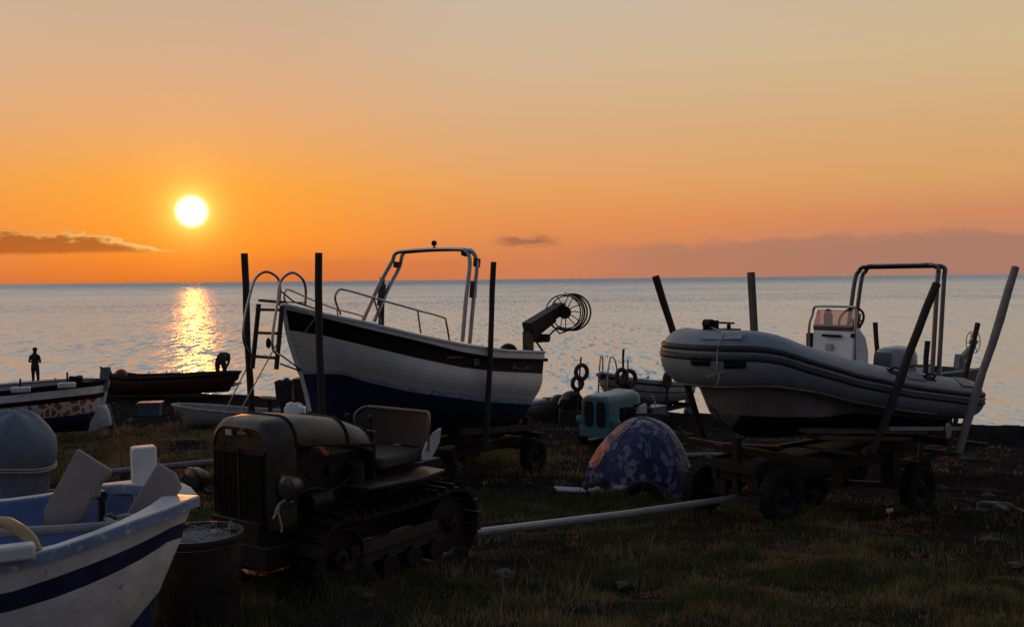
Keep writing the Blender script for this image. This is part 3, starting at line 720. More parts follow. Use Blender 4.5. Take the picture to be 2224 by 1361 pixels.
# ------------------------------------------------------------------ rigid inflatable boat
def rib():
    fr = Fr(1.84, 11.76, gz(4.2, 13.2), 36)
    root = fr.root('inflatable_boat', 'grey rigid inflatable boat with centre console and black tipped roll bar on a trailer', 'boat')
    L = 5.62; r = .29; YB = .76
    Cc = [(1400, 770), (1447, 767), (1560, 766), (1626, 767), (1680, 780), (1729, 797), (1823, 825), (1941, 848), (2050, 862), (2105, 867), (2160, 871)]
    def cz(x, y): return fr.z(x, y, Cc)
    near = []
    n = 46
    # plan: blunt rounded bow then straight sides
    plan = []
    for i in range(11):
        a = math.pi/2*i/10; plan.append((.70+1.05*(1-math.cos(a)), YB*math.sin(a)**.80))
    for i in range(1, 31): plan.append((1.75+(L-.35-1.75)*i/30, YB))
    zs = []
    for x, y in plan: zs.append(cz(x, -y-r*.95*0))
    zb = cz(.9, -.45)
    for i, (x, y) in enumerate(plan):
        w = float(sst(np.array(x), .55, 1.4)); zs[i] = zb*(1-w)+zs[i]*w+.0
    half = [(x, y, z) for (x, y), z in zip(plan, zs)]
    full = [(x, -y, z) for x, y, z in reversed(half)]+[(x, y, z) for x, y, z in half[1:]]
    radii = [r]*len(full)
    e = [(L-.22, r*.92), (L-.12, r*.75), (L-.05, r*.45), (L-.02, r*.12)]
    endz = half[-1][2]
    full = [(x, -YB, endz) for x, _ in reversed(e)]+full+[(x, YB, endz) for x, _ in e]
    radii = [q for _, q in reversed(e)]+radii+[q for _, q in e]
    # rub strips following the outside of the tube
    P = [Vector(p) for p in full]; PZ = [p.z for p in P]
    for i, p in enumerate(P):
        q = 1-float(sst(np.array(p.x), .60, 1.75)); p.z -= .085*q; radii[i] += .075*q
    MB().tube(P, radii, 28).build('tube', HYP, root, 60)
    def outline(i):
        a = P[max(i-1, 0)]; b = P[min(i+1, len(P)-1)]; t = (b-a); t.z = 0; t.normalize(); return Vector((t.y, -t.x, 0))*1.0
    def strip(off, rr, ang0, name, m):
        pts = []
        for i in range(3, len(P)-3):
            o = outline(i); o = -o if o.dot(P[i]-Vector((2.5, 0, P[i].z))) < 0 else o
            R = radii[i]; a_ = math.asin(min((r*math.sin(ang0)+PZ[i]-P[i].z)/R, .95)); pts.append(P[i]+o*(R*math.cos(a_)+off)+Vector((0, 0, R*math.sin(a_))))
        b = MB(); b.tube(pts, rr, 8, sx=1.0); return b.build(name, m, root, 60)
    strip(-.022, .046, rad(14), 'rub_strip', HYPD); strip(-.018, .034, rad(-9), 'rub_strip', HYPD); strip(-.018, .032, rad(2), 'rub_strip', HYPM)
    # hull
    hx = np.linspace(0.0, L-.75, 26); rows = []
    tz = lambda x: float(np.interp(x, [p[0] for p in half], [p[2] for p in half]))
    Hc = [(1519, 862), (1569, 897), (1700, 903), (1790, 905), (1860, 893), (2000, 905), (2150, 915)]
    zk_curve = [(1560, 890), (1600, 935), (1640, 955), (1700, 965), (2000, 962), (2200, 960)]
    sea_, ch, lo_, ke = [], [], [], []
    for x in hx:
        t = x/(L-.75); X0 = x+.42
        ys = min(float(np.interp(X0, [p[0] for p in half], [p[1] for p in half])), YB)
        zt = tz(X0)
        f = float(sst(np.array(t), -.05, .30))
        sea_.append((X0, ys*.92+.02, zt-r*.62))
        wch = ys*lerp(.10, .80, f); xch = X0+lerp(.12, 0, f)
        zch = fr.z(xch, -wch, Hc) if t > .03 else zt-r*.85
        zch = min(zch, zt-r*.62-.04)
        ch.append((xch, wch, zch)); xk = X0+lerp(.26, 0, f)
        zk = zch-lerp(.03, .34, float(sst(np.array(t), 0, .22)))
        lo_.append((lerp(xch, xk, .12), wch*.93, zch-.02)); ke.append((xk, .012, zk))
    m = MB()
    for sg in (-1, 1):
        m.loft([[(p[0], p[1]*sg, p[2]) for p in rw[:4]] for rw in (sea_, ch, lo_, ke)], mis=[0, 0, 0, 0]); m.loft([[(p[0], p[1]*sg, p[2]) for p in rw[3:]] for rw in (sea_, ch, lo_, ke)], mis=[0, 0, 1, 1])
    m.loft([[(rw[-1][0], rw[-1][1]*s, rw[-1][2]) for s in (-1, 0, 1)] for rw in (sea_, ch, lo_, ke)], mis=[0, 0, 1, 1])
    m.loft([[(rw[0][0], rw[0][1]*s, rw[0][2]) for s in (-1, 0, 1)] for rw in (sea_, ch, lo_, ke)], mis=[0, 0, 0, 0])
    hull = m.build('hull', [RIBHULL, ANTIF], root, 40)
    fl = MB(); fl.loft([[(x, y*s, tz(x)-.14) for s in (-1, 0, 1)] for x, y in [(.6, .3), (1.2, .6), (2.5, .7), (L-.6, .7)]]); fl.build('floor_deck', GEL, root)
    tr = MB(); tr.box((L-.78, 0, tz(L-.8)-.05), (.06, 1.3, .5)); tr.build('transom', GEL, root, bevel=.01)
    # seam lines glued under the bow
    sm = MB(); pts = []
    for i in range(12, len(P)//2+9, 2):
        o = outline(i); o = -o if o.dot(P[i]-Vector((2.5, 0, P[i].z))) < 0 else o
        pts.append(P[i]+o*(radii[i]*math.cos(rad(-58))*1.02)+Vector((0, 0, radii[i]*math.sin(rad(-58))*1.03)))
    sm.tube(pts, .014, 6); sm.build('seam_tape', GREYPOLE, root)
    # grab handles
    def tubept(u, v, lift=0.0):
        best = None
        for i in range(4, len(P)//2+3):
            for ang in range(-80, 85, 4):
                o = outline(i); o = -o if o.dot(P[i]-Vector((2.5, 0, P[i].z))) < 0 else o
                q = P[i]+o*(radii[i]*math.cos(rad(ang)))+Vector((0, 0, radii[i]*math.sin(rad(ang))))
                a, b = proj(fr.w(*q)); dd = (a-u)**2+(b-v)**2
                if best is None or dd < best[0]: best = (dd, q, o*math.cos(rad(ang))+Vector((0, 0, math.sin(rad(ang)))), P[i+1]-P[i-1])
        return best[1], best[2].normalized(), best[3].normalized()
    for (u, v) in ((1508, 784), (1592, 791), (1941, 808), (2017, 820)):
        q, nn, tt = tubept(u, v); sd = nn.cross(tt)
        b = MB(); b.box(q+nn*.004, (.26, .10, .012), Matrix((tt, sd, nn)).transposed())
        b.tube(smoothpath([q-tt*.11+nn*.01, q-tt*.10+nn*.05, q-tt*.05+nn*.07, q+tt*.05+nn*.07, q+tt*.10+nn*.05, q+tt*.11+nn*.01], 4), .016, 7)
        b.build('grab_handle', RUBBER, root, bevel=.003)
    q, nn, tt = tubept(2093, 832); sd = nn.cross(tt); MB().box(q+nn*.004, (.34, .2, .008), Matrix((tt, sd, nn)).transposed()).build('patch', HYPM, root)
    q, nn, tt = tubept(1985, 818); sd = nn.cross(tt); MB().box(q+nn*.003, (.44, .16, .008), Matrix((tt, sd, nn)).transposed()).build('patch', HYPM, root)
    q, nn, tt = tubept(1560, 727); sd = nn.cross(tt); MB().box(q+nn*.003, (.5, .12, .008), Matrix((tt, sd, nn)).transposed()).build('patch', mat('pale_patch', (.33, .36, .39), .5), root)
    # bow fitting and painter
    bx, bz = .95, tz(.95)+r-.02
    bf = MB(); bf.box((bx, 0, bz+.0), (.5, .26, .03)); 
    for y in (-.05, .05): bf.box((bx-.16, y, bz+.07), (.16, .02, .12))
    bf.cyl((bx-.2, -.06, bz+.09), (bx-.2, .06, bz+.09), .055, n=12); bf.beam((bx-.1, 0, bz+.10), (bx+.25, 0, bz+.08), .05, .025); bf.cyl((bx+.17, 0, bz), (bx+.17, 0, bz+.07), .025, n=8)
    bf.build('bow_roller', VENT, root)
    ro = MB(); pts = []
    for (u, v) in ((1563, 722), (1556, 745), (1550, 768), (1549, 790), (1550, 808)):
        q, nn, tt = tubept(u, v); pts.append(q+nn*.012)
    e0 = pts[-1]; ro.tube(smoothpath([Vector((bx-.2, -.02, bz+.05))]+pts, 4), .009, 6)
    for dx_, dz_ in ((-.05, -.14), (.08, -.03), (-.22, -.03), (.25, -.06)): ro.tube(smoothpath([e0, e0+Vector((dx_*.5, -.05, dz_*.2)), e0+Vector((dx_, -.03, dz_))], 4), .008, 5)
    ro.build('bow_rope', ROPE, root)
    # console
    cx, w2, zt0 = 3.18, .37, tz(3.2)-.14
    A = fr.px(1764, 712, cx); B = fr.px(1856, 722, cx); zc = (A.z+B.z)/2
    yc = (A.y+B.y)/2; w2 = abs(A.y-B.y)/2
    c = MB(); pr = [(cx-.06, zt0), (cx-.0, zc), (cx+.12, zc+.05), (cx+.28, zc-.10), (cx+.34, zc-.30), (cx+.34, zt0)]
    c.prism([(p[0]-cx, p[1]) for p in pr], (cx, yc, 0), (1, 0, 0), (0, 0, 1), 2*w2)
    con = c.build('console', PLASTW, root, bevel=.035)
    db = MB(); db.box((cx+.05, yc, zc+.035), (.12, 2*w2-.04, .075)); db.build('dashboard', mat('dark_purple_trim', (.07, .05, .07), .5), con, bevel=.01)
    vs = MB(); q = fr.px(1806, 729, cx-.045); vs.box((q.x, q.y, q.z), (.03, .30, .035)); vs.build('vent_slot', VENT, con)
    q = fr.px(1853, 729, cx-.04); MB().box((q.x, q.y, q.z), (.04, .06, .06)).build('socket_cover', VENT, con, bevel=.008)
    q = fr.px(1800, 753, cx-.045); MB().box((q.x, q.y, q.z), (.035, .11, .085)).build('label_plate', mat('pale_blue_label', (.42, .48, .56), .4), con, bevel=.006)
    wsd = MB(); y0, y1 = yc-w2+.03, yc+w2-.03; zw = fr.px(1815, 673, cx+.08).z; gr = []
    for i in range(5):
        t = i/4; gr.append([(cx-.02+.10*t, lerp(y0, y1, s), lerp(zc+.05, zw, t)) for s in (0, .25, .5, .75, 1)])
    wsd.loft(gr)
    for i in range(1): wsd.loft([[(cx-.02, y1, zc+.05), (cx+.14, y1+.01, zc+.05)], [(cx+.08, y1, zw), (cx+.18, y1+.01, lerp(zc, zw, .8))]])
    wsd.loft([[(cx-.02, y0, zc+.05), (cx+.14, y0-.01, zc+.05)], [(cx+.08, y0, zw), (cx+.18, y0-.01, lerp(zc, zw, .8))]])
    wsd.build('windscreen', TINT, con)
    gzr = zw+.05; yL, yR = yc-w2-.01, yc+w2+.01
    gb = MB(); gb.tube(smoothpath([(cx-.03, yR+.02, zt0+.15), (cx-.03, yR+.02, zc), (cx+.02, yR, gzr-.12), (cx+.03, yR-.02, gzr-.03), (cx+.03, yR-.10, gzr), (cx+.03, yL+.10, gzr), (cx+.03, yL+.02, gzr-.03), (cx+.02, yL, gzr-.12), (cx-.03, yL-.02, zc), (cx-.03, yL-.02, zt0+.15)], 5), .018, 8)
    gb.build('grab_rail', CHROME, con)
    sw = MB(); sc = Vector((cx+.33, yc-.06, zc+.13)); tl = Matrix.Rotation(rad(-62), 3, 'Y')
    sw.tube([sc+tl @ Vector((.19*math.cos(2*math.pi*i/28), .19*math.sin(2*math.pi*i/28), 0)) for i in range(28)], .018, 7, True)
    for i in range(3):
        a = 2*math.pi*i/3+.5; sw.tube([sc, sc+tl @ Vector((.18*math.cos(a), .18*math.sin(a), 0))], .012, 6)
    sw.tube([sc, sc+tl @ Vector((0, 0, -.22))], .03, 8); sw.build('steering_wheel', VENT, con)
    th = MB(); th.box((cx+.2, yc+w2-.12, zc+.12), (.1, .08, .2)); th.ell((cx+.2, yc+w2-.12, zc+.24), (.05, .05, .05)); th.build('throttle_lever', VENT, con)
    sf = MB(); q = fr.px(1757, 742, cx+.05); sf.box((cx+.04, yc+w2+.06, q.z), (.1, .08, .26)); sf.build('rod_holder', VENT, con, bevel=.01)
    st = MB(); st.box((cx+.95, 0, zt0+.05), (.4, .9, .3)); st.build('seat', GEL, root, bevel=.04)
    # roll bar
    rb = MB(); xb = 4.69
    for dx_ in (0, .17):
        A = fr.py(2027+dx_*45, 803, -.72); zt_ = (fr.py(2040, 586, -.66).z+fr.py(1880, 571, .66).z)/2; sgx = .30
        xbb = xb+dx_-.18; z0 = tz(xb)+r-.06
        for_path = [(xbb, -.74, z0), (xbb+sgx*.2, -.72, z0+.35), (xbb+sgx*.75, -.68, zt_-.25), (xbb+sgx, -.655, zt_-.07), (xbb+sgx, -.60, zt_-.012), (xbb+sgx, -.50, zt_), (xbb+sgx, 0, zt_+.008), (xbb+sgx, .50, zt_), (xbb+sgx, .60, zt_-.012), (xbb+sgx, .655, zt_-.07), (xbb+sgx*.75, .68, zt_-.25), (xbb+sgx*.2, .72, z0+.35), (xbb, .74, z0)]
        rb.tube(smoothpath(for_path, 5), .033, 8)
    rbo = rb.build('roll_bar', mat('dark_tube', (.13, .13, .135), .22, 1.0, var=.1), root)
    cp = MB(); cp.tube([(xb+.20, -.50, zt_+.004), (xb+.20, .50, zt_+.004)], .04, 8, sx=3.2); cp.build('bar_padding', VENT, rbo)
    # outboard
    q = fr.py(1945, 780, 0); ox = q.x; zt1 = fr.py(1945, 751, 0).z; zb1 = fr.py(1945, 806, 0).z-.12
    hh = zt1-zb1; rows = []
    for t, sx_, sy_, dx_ in ((0, .26, .19, .0), (.12, .32, .23, 0), (.45, .345, .245, .0), (.72, .335, .235, .01), (.88, .30, .205, .02), (.96, .23, .15, .03), (1.0, .11, .07, .04)):
        rows.append([(ox+dx_+sx_*abs(math.cos(a))**.7*math.copysign(1, math.cos(a)), sy_*abs(math.sin(a))**.7*math.copysign(1, math.sin(a)), zb1+hh*t) for a in [2*math.pi*k/28 for k in range(28)]])
    cw = MB(); cw.loft(rows, 0, True, capA=True, capB=True)
    om = cw.build('outboard_motor', mat('grey_cowl', (.30, .32, .36), .3, var=.06), root, 50)
    dk = MB(); dk.loft([[(ox-.340+dx_, y, zb1+hh*t) for y in (-.14, .14)] for t, dx_ in ((.30, -.005), (.45, -.016), (.72, .0), (.84, .025))]); dk.build('cowl_decal', NAVY, om)
    dl = MB(); dl.loft([[(x, -.250, zb1+hh*t+.03*(x-ox)) for x in (ox-.1, ox+.22)] for t in (.40, .44)]); dl.build('cowl_stripe', VENT, om)
    lg = MB(); lg.tube([(ox, 0, zb1), (ox+.02, 0, zb1-.45), (ox+.05, 0, zb1-.75)], [.15, .10, .08], 10); lg.box((ox+.05, 0, zb1-.72), (.34, .22, .02)); lg.ell((ox+.05, 0, zb1-.92), (.22, .06, .06)); lg.box((ox+.02, 0, zb1-.85), (.16, .03, .3)); lg.build('outboard_leg', DARKM, om)
    return fr
RB = rib()
def rib_trailer(fr):
    root = fr.root('boat_trailer', 'rust brown boat trailer with long pale drawbar and leaning posts, under the inflatable boat', 'trailer')
    FM = Vector((2.92, 12.55, 0)); RM = Vector((5.11, 14.2, 0))
    lf = fr.l((FM.x, FM.y, 3)); lr = fr.l((RM.x, RM.y, 3))
    zf = fr.py(1790, 1000, -.30).z
    wz = {}
    pts = {'nf': (3.30, 12.02), 'ff': (2.54, 13.1), 'nr': (5.62, 13.55), 'fr': (4.56, 14.8)}
    for k, (x, y) in pts.items():
        l = fr.l((x, y, 0)); z = gz(x, y)-fr.o.z; wheel(root, (l.x, l.y, z+.315), .325, .19); wz[k] = Vector((l.x, l.y, z+.315))
    fb = MB()
    x0, x1 = lf.x-.12, lr.x+.35
    for y in (-.34, .34): fb.beam((x0, y, zf), (x1, y, zf), .09, .30)
    for x in (x0, (x0+x1)/2, x1): fb.beam((x, -.38, zf+.05), (x, .38, zf+.05), .1, .12)
    fb.box(((x0+x1)/2, 0, zf-.01), (x1-x0-.06, .60, .24)); fb.beam(wz['nf'], wz['ff'], .08, .08); fb.beam(wz['nr'], wz['fr'], .08, .08)
    for k in ('nf', 'ff', 'nr', 'fr'):
        p = wz[k]; fb.beam((p.x, p.y*.45, p.z), (p.x, p.y*.45, zf), .16, .2, up=(0, 1, 0))
    cb = fr.py(1515, 962, 1.05); 
    xf = lf.x+.25; xr = lr.x+.1; zc = zf+.2
    fb.beam((xf, -1.15, zc), (xf, 1.15, zc), .09, .09); fb.beam((xr, -1.2, zc), (xr, 1.2, zc), .09, .09)
    fr1 = fr.py(1620, 965, 0); fb.beam((x0+.05, 0, wz['nf'].z-.05), (x0+.05, 0, zf+.42), .09, .09, up=(0, 1, 0))
    fb.beam((x0+.1, 0, wz['nf'].z), (x0+.55, -.1, zf), .03, .03)
    fb.beam((x0+.05, 0, wz['nf'].z-.02), (wz['nf'].x, -.35, wz['nf'].z-.04), .05, .05)
    fb.build('frame', RUST, root)
    db = MB(); A = Vector((x0+.05, 0, wz['nf'].z-.04)); E = fr.l(W(1032, 1156, 9.35)); a2 = fr.l(W(1600, 1080, fr.w(*A).y)); 
    db.tube([a2, a2.lerp(E, .5)-Vector((0, 0, .015)), E], .042, 10); db.build('drawbar', PIPE, root)
    bk = MB()
    for (u0, v0, u1, v1, y, h) in ((1745, 934, 2003, 937, -.62, .06), (1770, 948, 1995, 952, -.60, .06), (1560, 964, 1690, 971, .30, .04), (1778, 975, 1852, 984, -.40, .05)):
        bk.beam(fr.py(u0, v0, y), fr.py(u1, v1, y), .16, h)
    A = fr.py(1872, 985, -.8); B = fr.py(1905, 960, -.95); bk.beam(A, B, .07, .07); bk.build('bunk_board', WOOD, root, bevel=.006)
    # posts
    for (ut, vt, ub, vb, y, m, r_) in ((1424, 600, 1533, 965, 1.12, DKWOOD, .05), (1631, 591, 1648, 900, 1.12, mat('dull_grey_pole', (.10, .09, .082), .7, var=.3), .042), (2034, 616, 1892, 985, -1.12, DKWOOD, .055), (2205, 580, 2080, 985, -1.15, GREYPOLE, .058)):
        a = fr.py(ut, vt, y*1.18 if ut > 2000 else y*1.12); b = fr.py(ub, vb, y); post('post', root, b, a, r_, m, sq=ut == 1631)
    cr = MB(); cr.beam(fr.py(1930, 930, -1.13), fr.py(2092, 930, -1.14), .045, .045); cr.build('side_rail', PIPE, root)
    hk = MB(); q = fr.py(2057, 930, -1.16)
    for i in range(10):
        a = i*1.3; hk.tube(smoothpath([q+Vector((.02*math.cos(a), 0, .07)), q+Vector((.06*math.cos(a), -.02, .02)), q+Vector((.05*math.cos(a*1.7), -.02, -.10)), q+Vector((.02*math.cos(a), 0, -.13))], 3), .009, 5)
    tag(hk.build('rope_hank', ROPE), 'pale knotted rope hank hanging on the trailer side rail', 'rope')
    bpy.data.objects['rope_hank'].location = fr.o; bpy.data.objects['rope_hank'].rotation_euler = (0, 0, fr.a)
rib_trailer(RB)
#PART4
# ------------------------------------------------------------------ crawler tractor
def crawler():
    fr = Fr(-2.0, 7.67, gz(-1.2, 8.2)-.02, 54)   # x=0 at the front of the tracks
    root = fr.root('crawler_tractor', 'rusty olive crawler tractor with bench seat, between the drum and the trailer drawbar', 'tractor')
    def track(y):
        Lt, R = 1.95, .31; b = MB(); n = 34; pts = []
        seg = [(R+(Lt-2*R)*i/12, 0, .0) for i in range(13)]
        per = []
        for i in range(13): per.append((R+(Lt-2*R)*i/12, 0.02, -1))
        for i in range(1, 8): a = -math.pi/2+math.pi*i/8; per.append((Lt-R+R*math.cos(a), R+.02+R*math.sin(a), 0))
        for i in range(13): per.append((Lt-R-(Lt-2*R)*i/12, 2*R+.02-.03*math.sin(math.pi*i/12), 1))
        for i in range(1, 8): a = math.pi/2+math.pi*i/8; per.append((R+R*math.cos(a), R+.02+R*math.sin(a), 0))
        m = len(per)
        for i in range(m):
            p = Vector((per[i][0], y, per[i][1])); q = Vector((per[(i+1) % m][0], y, per[(i+1) % m][1])); pr = Vector((per[i-1][0], y, per[i-1][1]))
            t = (q-pr).normalized(); nn = Vector((t.z, 0, -t.x)); R_ = Matrix((t, Vector((0, 1, 0)), nn)).transposed()
            b.box(p, ((q-p).length*.92, .30, .035), R_); b.box(p+nn*.03+t*.03, (.022, .30, .05), R_)
        o = b.build('track', SOOT, root)
        w = MB()
        for k in range(13):
            a = 2*math.pi*k/13; w.box((Lt-R+.24*math.cos(a), y, R+.02+.24*math.sin(a)), (.05, .05, .05), Matrix.Rotation(-a, 3, 'Y'))
        w.lathe([(.02, -.14), (.06, -.13), (.07, -.05), (.20, -.06), (.24, -.05), (.24, .05), (.20, .06), (.07, .05), (.05, .1), (.0, .1)], (Lt-R, y, R+.02), (0, 1, 0), 26); w.build('drive_sprocket', RUST, o)
        w = MB(); w.lathe([(.03, -.1), (.07, -.09), (.08, -.03), (.19, -.05), (.23, -.10), (.245, -.10), (.245, .1), (.0, .1)], (R, y, R+.02), (0, 1, 0), 26); w.build('idler_wheel', RUST, o)
        w = MB(); w.box((Lt/2, y, .27), (1.25, .12, .13)); w.box((Lt/2, y-.09, .36), (.9, .04, .10))
        w2 = MB()
        for k in range(4): w2.cyl((.55+k*.29, y-.12, .15), (.55+k*.29, y+.1, .15), .095, n=14)
        w2.build('track_rollers', SOOT, o, bevel=.01); w.build('roller_frame', mat('pale_iron', (.048, .037, .029), .8, .1, var=.4, scale=9, bump=.3), o, bevel=.008)  # frame iron is a paler brown than the rest of the track
    yn = -.50; track(yn); track(.50)
    hw = .365; zt = fr.py(520, 908, 0).z
    # hood: rounded section lofted backwards
    def sec(x, top, w, zb, rr):
        out = [(x, -w, zb)]
        for i in range(7): a = math.pi-math.pi/2*i/6; out.append((x, -(w-rr)+rr*math.cos(a), top-rr+rr*math.sin(a)))
        for i in range(7): a = math.pi/2-math.pi/2*i/6; out.append((x, (w-rr)+rr*math.cos(a), top-rr+rr*math.sin(a)))
        return out+[(x, w, zb)]
    gx = -.19; zb = .62
    h = MB(); 
    h.loft([sec(gx, zt-.07, hw-.05, zb, .16), sec(gx+.02, zt-.035, hw-.02, zb, .18), sec(gx+.06, zt-.01, hw, zb, .19), sec(gx+.25, zt, hw, zb, .19)])
    xh = gx+1.09
    zs = fr.py(648, 967, -hw).z; zsr = fr.py(800, 966, -hw).z; ztr = fr.py(800, 913, 0).z
    h.loft([sec(gx+.255, zt, hw, zs-.02, .19), sec(gx+.42, lerp(zt, ztr, .12)+.01, hw, lerp(zs, zsr, .15), .19), sec(gx+.8, lerp(zt, ztr, .5)+.02, hw, lerp(zs, zsr, .55), .19), sec(xh, ztr, hw+.005, zsr, .20)])
    h.loft([sec(xh, ztr, hw+.005, zsr, .20), sec(xh+.02, ztr, hw+.005, zsr, .20)])
    sf = sec(gx+.012, zt-.075, hw-.052, zb, .15); h.add(sf, [tuple(range(len(sf)))]); h.build('hood', OLIVE, root, 50)
    tr = MB()
    for x, ta, tb in ((gx+.25, zt, zs), (gx+.8, lerp(zt, ztr, .5)+.02, lerp(zs, zsr, .55)), (xh, ztr, zsr)): tr.tube([(p[0], p[1]*1.012, p[2]+.004) for p in sec(x, ta, hw, tb, .19)], .010, 5)
    tr.tube([(gx+.27, -hw-.006, zs), (xh, -hw-.006, zsr)], .012, 5); tr.build('hood_trim', RUST, root)
    gr = MB()
    for s in (-1, 1):
        gr.box((gx+.002, s*.142, .93), (.012, .25, .50))
        for k in range(9): gr.box((gx-.008, s*(.03+.026*k+.013), .93), (.02, .010, .50))
    gr.box((gx-.004, 0, .93), (.03, .03, .56)); gr.box((gx+.0, 0, .66), (.02, .60, .04)); gr.box((gx, 0, 1.19), (.02, .6, .03))
    gr.build('radiator_grille', SOOT, root)
    bd = MB(); q = fr.px(497, 938, gx-.012); bd.box(q, (.012, .07, .04)); bd.build('badge', mat('dull_white_badge', (.5, .5, .5), .5), root)
    bd = MB(); q = fr.px(525, 940, gx-.012); bd.box(q, (.012, .10, .02)); bd.box(q+Vector((0, .0, .02)), (.012, .03, .03)); bd.build('badge', mat('dull_brass2', (.2, .15, .08), .5), root)
    en = MB(); en.box((.45, 0, .88), (1.1, .44, .38)); en.box((.15, 0, .95), (.3, .5, .5))
    for k in range(4): en.cyl((.1+k*.22, -.26, .96), (.1+k*.22, -.20, .96), .05, n=10)
    en.tube(smoothpath([(.0, -.28, .80), (.25, -.32, .86), (.5, -.30, .80), (.75, -.33, .9), (.9, -.3, .74)], 4), .02, 6)
    en.tube([(-.05, -.3, .78), (.2, -.31, .95)], .015, 6); en.cyl((.75, -.31, .72), (.75, -.31, .98), .07, n=12); en.cyl((.2, -.33, .75), (.42, -.33, .75), .08, n=12)
    en.build('engine', SOOT, root, bevel=.006)
    ch = MB(); ch.box((.75, 0, .50), (2.0, .56, .36)); ch.box((-.1, 0, .42), (.34, .8, .18)); ch.box((1.5, 0, .66), (.7, .6, .4)); ch.beam((.45, -.6, .34), (.45, .6, .34), .1, .1); ch.beam((1.62, -.6, .33), (1.62, .6, .33), .12, .12)
    ch.build('chassis', SOOT, root, bevel=.01)
    # lamps on brackets
    for (u, v, yl) in ((420, 1041, .46), (624, 1059, -.45)):
        q = fr.py(u, v, yl); d = Vector((-1, 0, -.05)).normalized()
        l = MB(); l.lathe([(.0, -.13), (.05, -.12), (.085, -.06), (.098, 0), (.104, .01), (.104, .02), (.095, .025)], q, d, 20); lo = l.build('headlight', OLIVE, root, 50)
        g2 = MB(); g2.lathe([(.095, .022), (.07, .036), (.035, .044), (0, .046)], q, d, 20); g2.build('lens', GLASSL, lo, 60)
        b2 = MB(); b2.beam(q+Vector((.03, 0, -.05)), (q.x+.05, math.copysign(.33, q.y), q.z-.10), .04, .02); b2.build('lamp_bracket', SOOT, root)
    q = fr.px(612, 1085, gx+.2)
    c = MB()
    for pp in ([(622, 1083), (608, 1092), (600, 1104), (597, 1118), (592, 1125)], [(636, 1088), (612, 1090), (604, 1108), (608, 1128), (612, 1147), (610, 1155)]):
        c.tube(smoothpath([fr.py(u, v, -.45) for u, v in pp], 4), .008, 5)
    c.build('lamp_cable', mat('pale_cable', (.4, .35, .3), .6), root)
    # mudguards and footplates
    f = MB(); A = fr.py(792, 1034, -.34); zf = fr.py(880, 1036, -.5).z
    xa, xb_ = fr.py(775, 1032, -.5).x, fr.py(948, 1036, -.5).x
    poly = [(xa, -.33), (xa+.05, -.60), (lerp(xa, xb_, .6), -.66), (xb_, -.60), (xb_+.02, -.33)]
    f.prism(poly, (0, 0, zf), (1, 0, 0), (0, 1, 0), .025); f.prism([(p[0], -p[1]) for p in reversed(poly)], (0, 0, zf), (1, 0, 0), (0, 1, 0), .025)
    f.build('mudguard', OLIVE, root, bevel=.004)
    # seat: bench with rounded sheet metal back and side plates
    s = MB(); xs_ = 1.16; zsx = zf+.12; zbk = fr.px(880, 887, xs_+.5).z
    s.box((xs_+.12, 0, zsx), (.62, .80, .10)); s.build('seat', mat('worn_brown_seat', (.055, .04, .032), .7, var=.4), root, bevel=.03)
    b = MB(); w = .46
    outl = [(-w, zsx+.05)]+[(-w*.98, zsx+.2)]+[(-w+.1-.1*math.cos(a)+0, zbk-.1+.1*math.sin(a)) for a in [math.pi/2*i/5 for i in range(6)]]+[(w-.1+.1*math.cos(a), zbk-.1+.1*math.sin(a)) for a in [math.pi/2-math.pi/2*i/5 for i in range(6)]]+[(w*.98, zsx+.2), (w, zsx+.05)]
    def bx(y, z): return xs_+.47+.10*(z-zsx)-.16*(abs(y)/w)**3
    b.loft([[(bx(y*k, z), y*k, zsx+.05+(z-zsx-.05)*1) for (y, z) in outl] for k in (1, .985)])
    grid = []
    for (y, z) in outl: pass
    for i in range(9):
        t = i/8; y_ = lerp(-w, w, t); zt_ = zbk-.1+math.sqrt(max(.01-max(0, abs(y_)-w+.1)**2, 0)); grid.append([(bx(y_, lerp(zsx+.05, zt_, j/6)), y_, lerp(zsx+.05, zt_, j/6)) for j in range(7)])
    b.loft(grid); b.loft([[(p[0]+.025, p[1], p[2]) for p in r_] for r_ in grid]); bo = b.build('backrest', mat('worn_brown_back', (.032, .021, .018), .6, var=.4), root)
    e = MB(); e.tube([(bx(y, z)+.01, y, z) for y, z in outl], .014, 6); e.build('edge_tube', mat('bare_edge', (.16, .11, .08), .5, .4), bo)
    sp = MB(); q = [fr.py(u, v, -.45) for u, v in ((957, 928), (942, 938), (926, 960), (917, 985), (916, 999), (932, 998), (944, 980), (954, 958))]
    x_m = sum(p.x for p in q)/len(q); z_m = sum(p.z for p in q)/len(q)
    sp.prism([(p.x-x_m, p.z-z_m) for p in q], (x_m, -.45, z_m), (1, 0, 0), (0, 0, 1), .02); sp.build('side_panel', PALEBRD, root, bevel=.004)
    lv = MB(); lv.tube([(1.15, -.12, .9), (1.1, -.14, 1.28)], .012, 6); lv.tube([(1.15, .12, .9), (1.1, .14, 1.28)], .012, 6); lv.ell((1.1, -.14, 1.3), (.022, .022, .03)); lv.ell((1.1, .14, 1.3), (.022, .022, .03)); lv.build('steering_lever', SOOT, root)
    dh = MB(); dh.box((xh+.06, 0, 1.0), (.03, .66, .45)); dh.build('dash_panel', OLIVE, root, bevel=.01)
crawler()
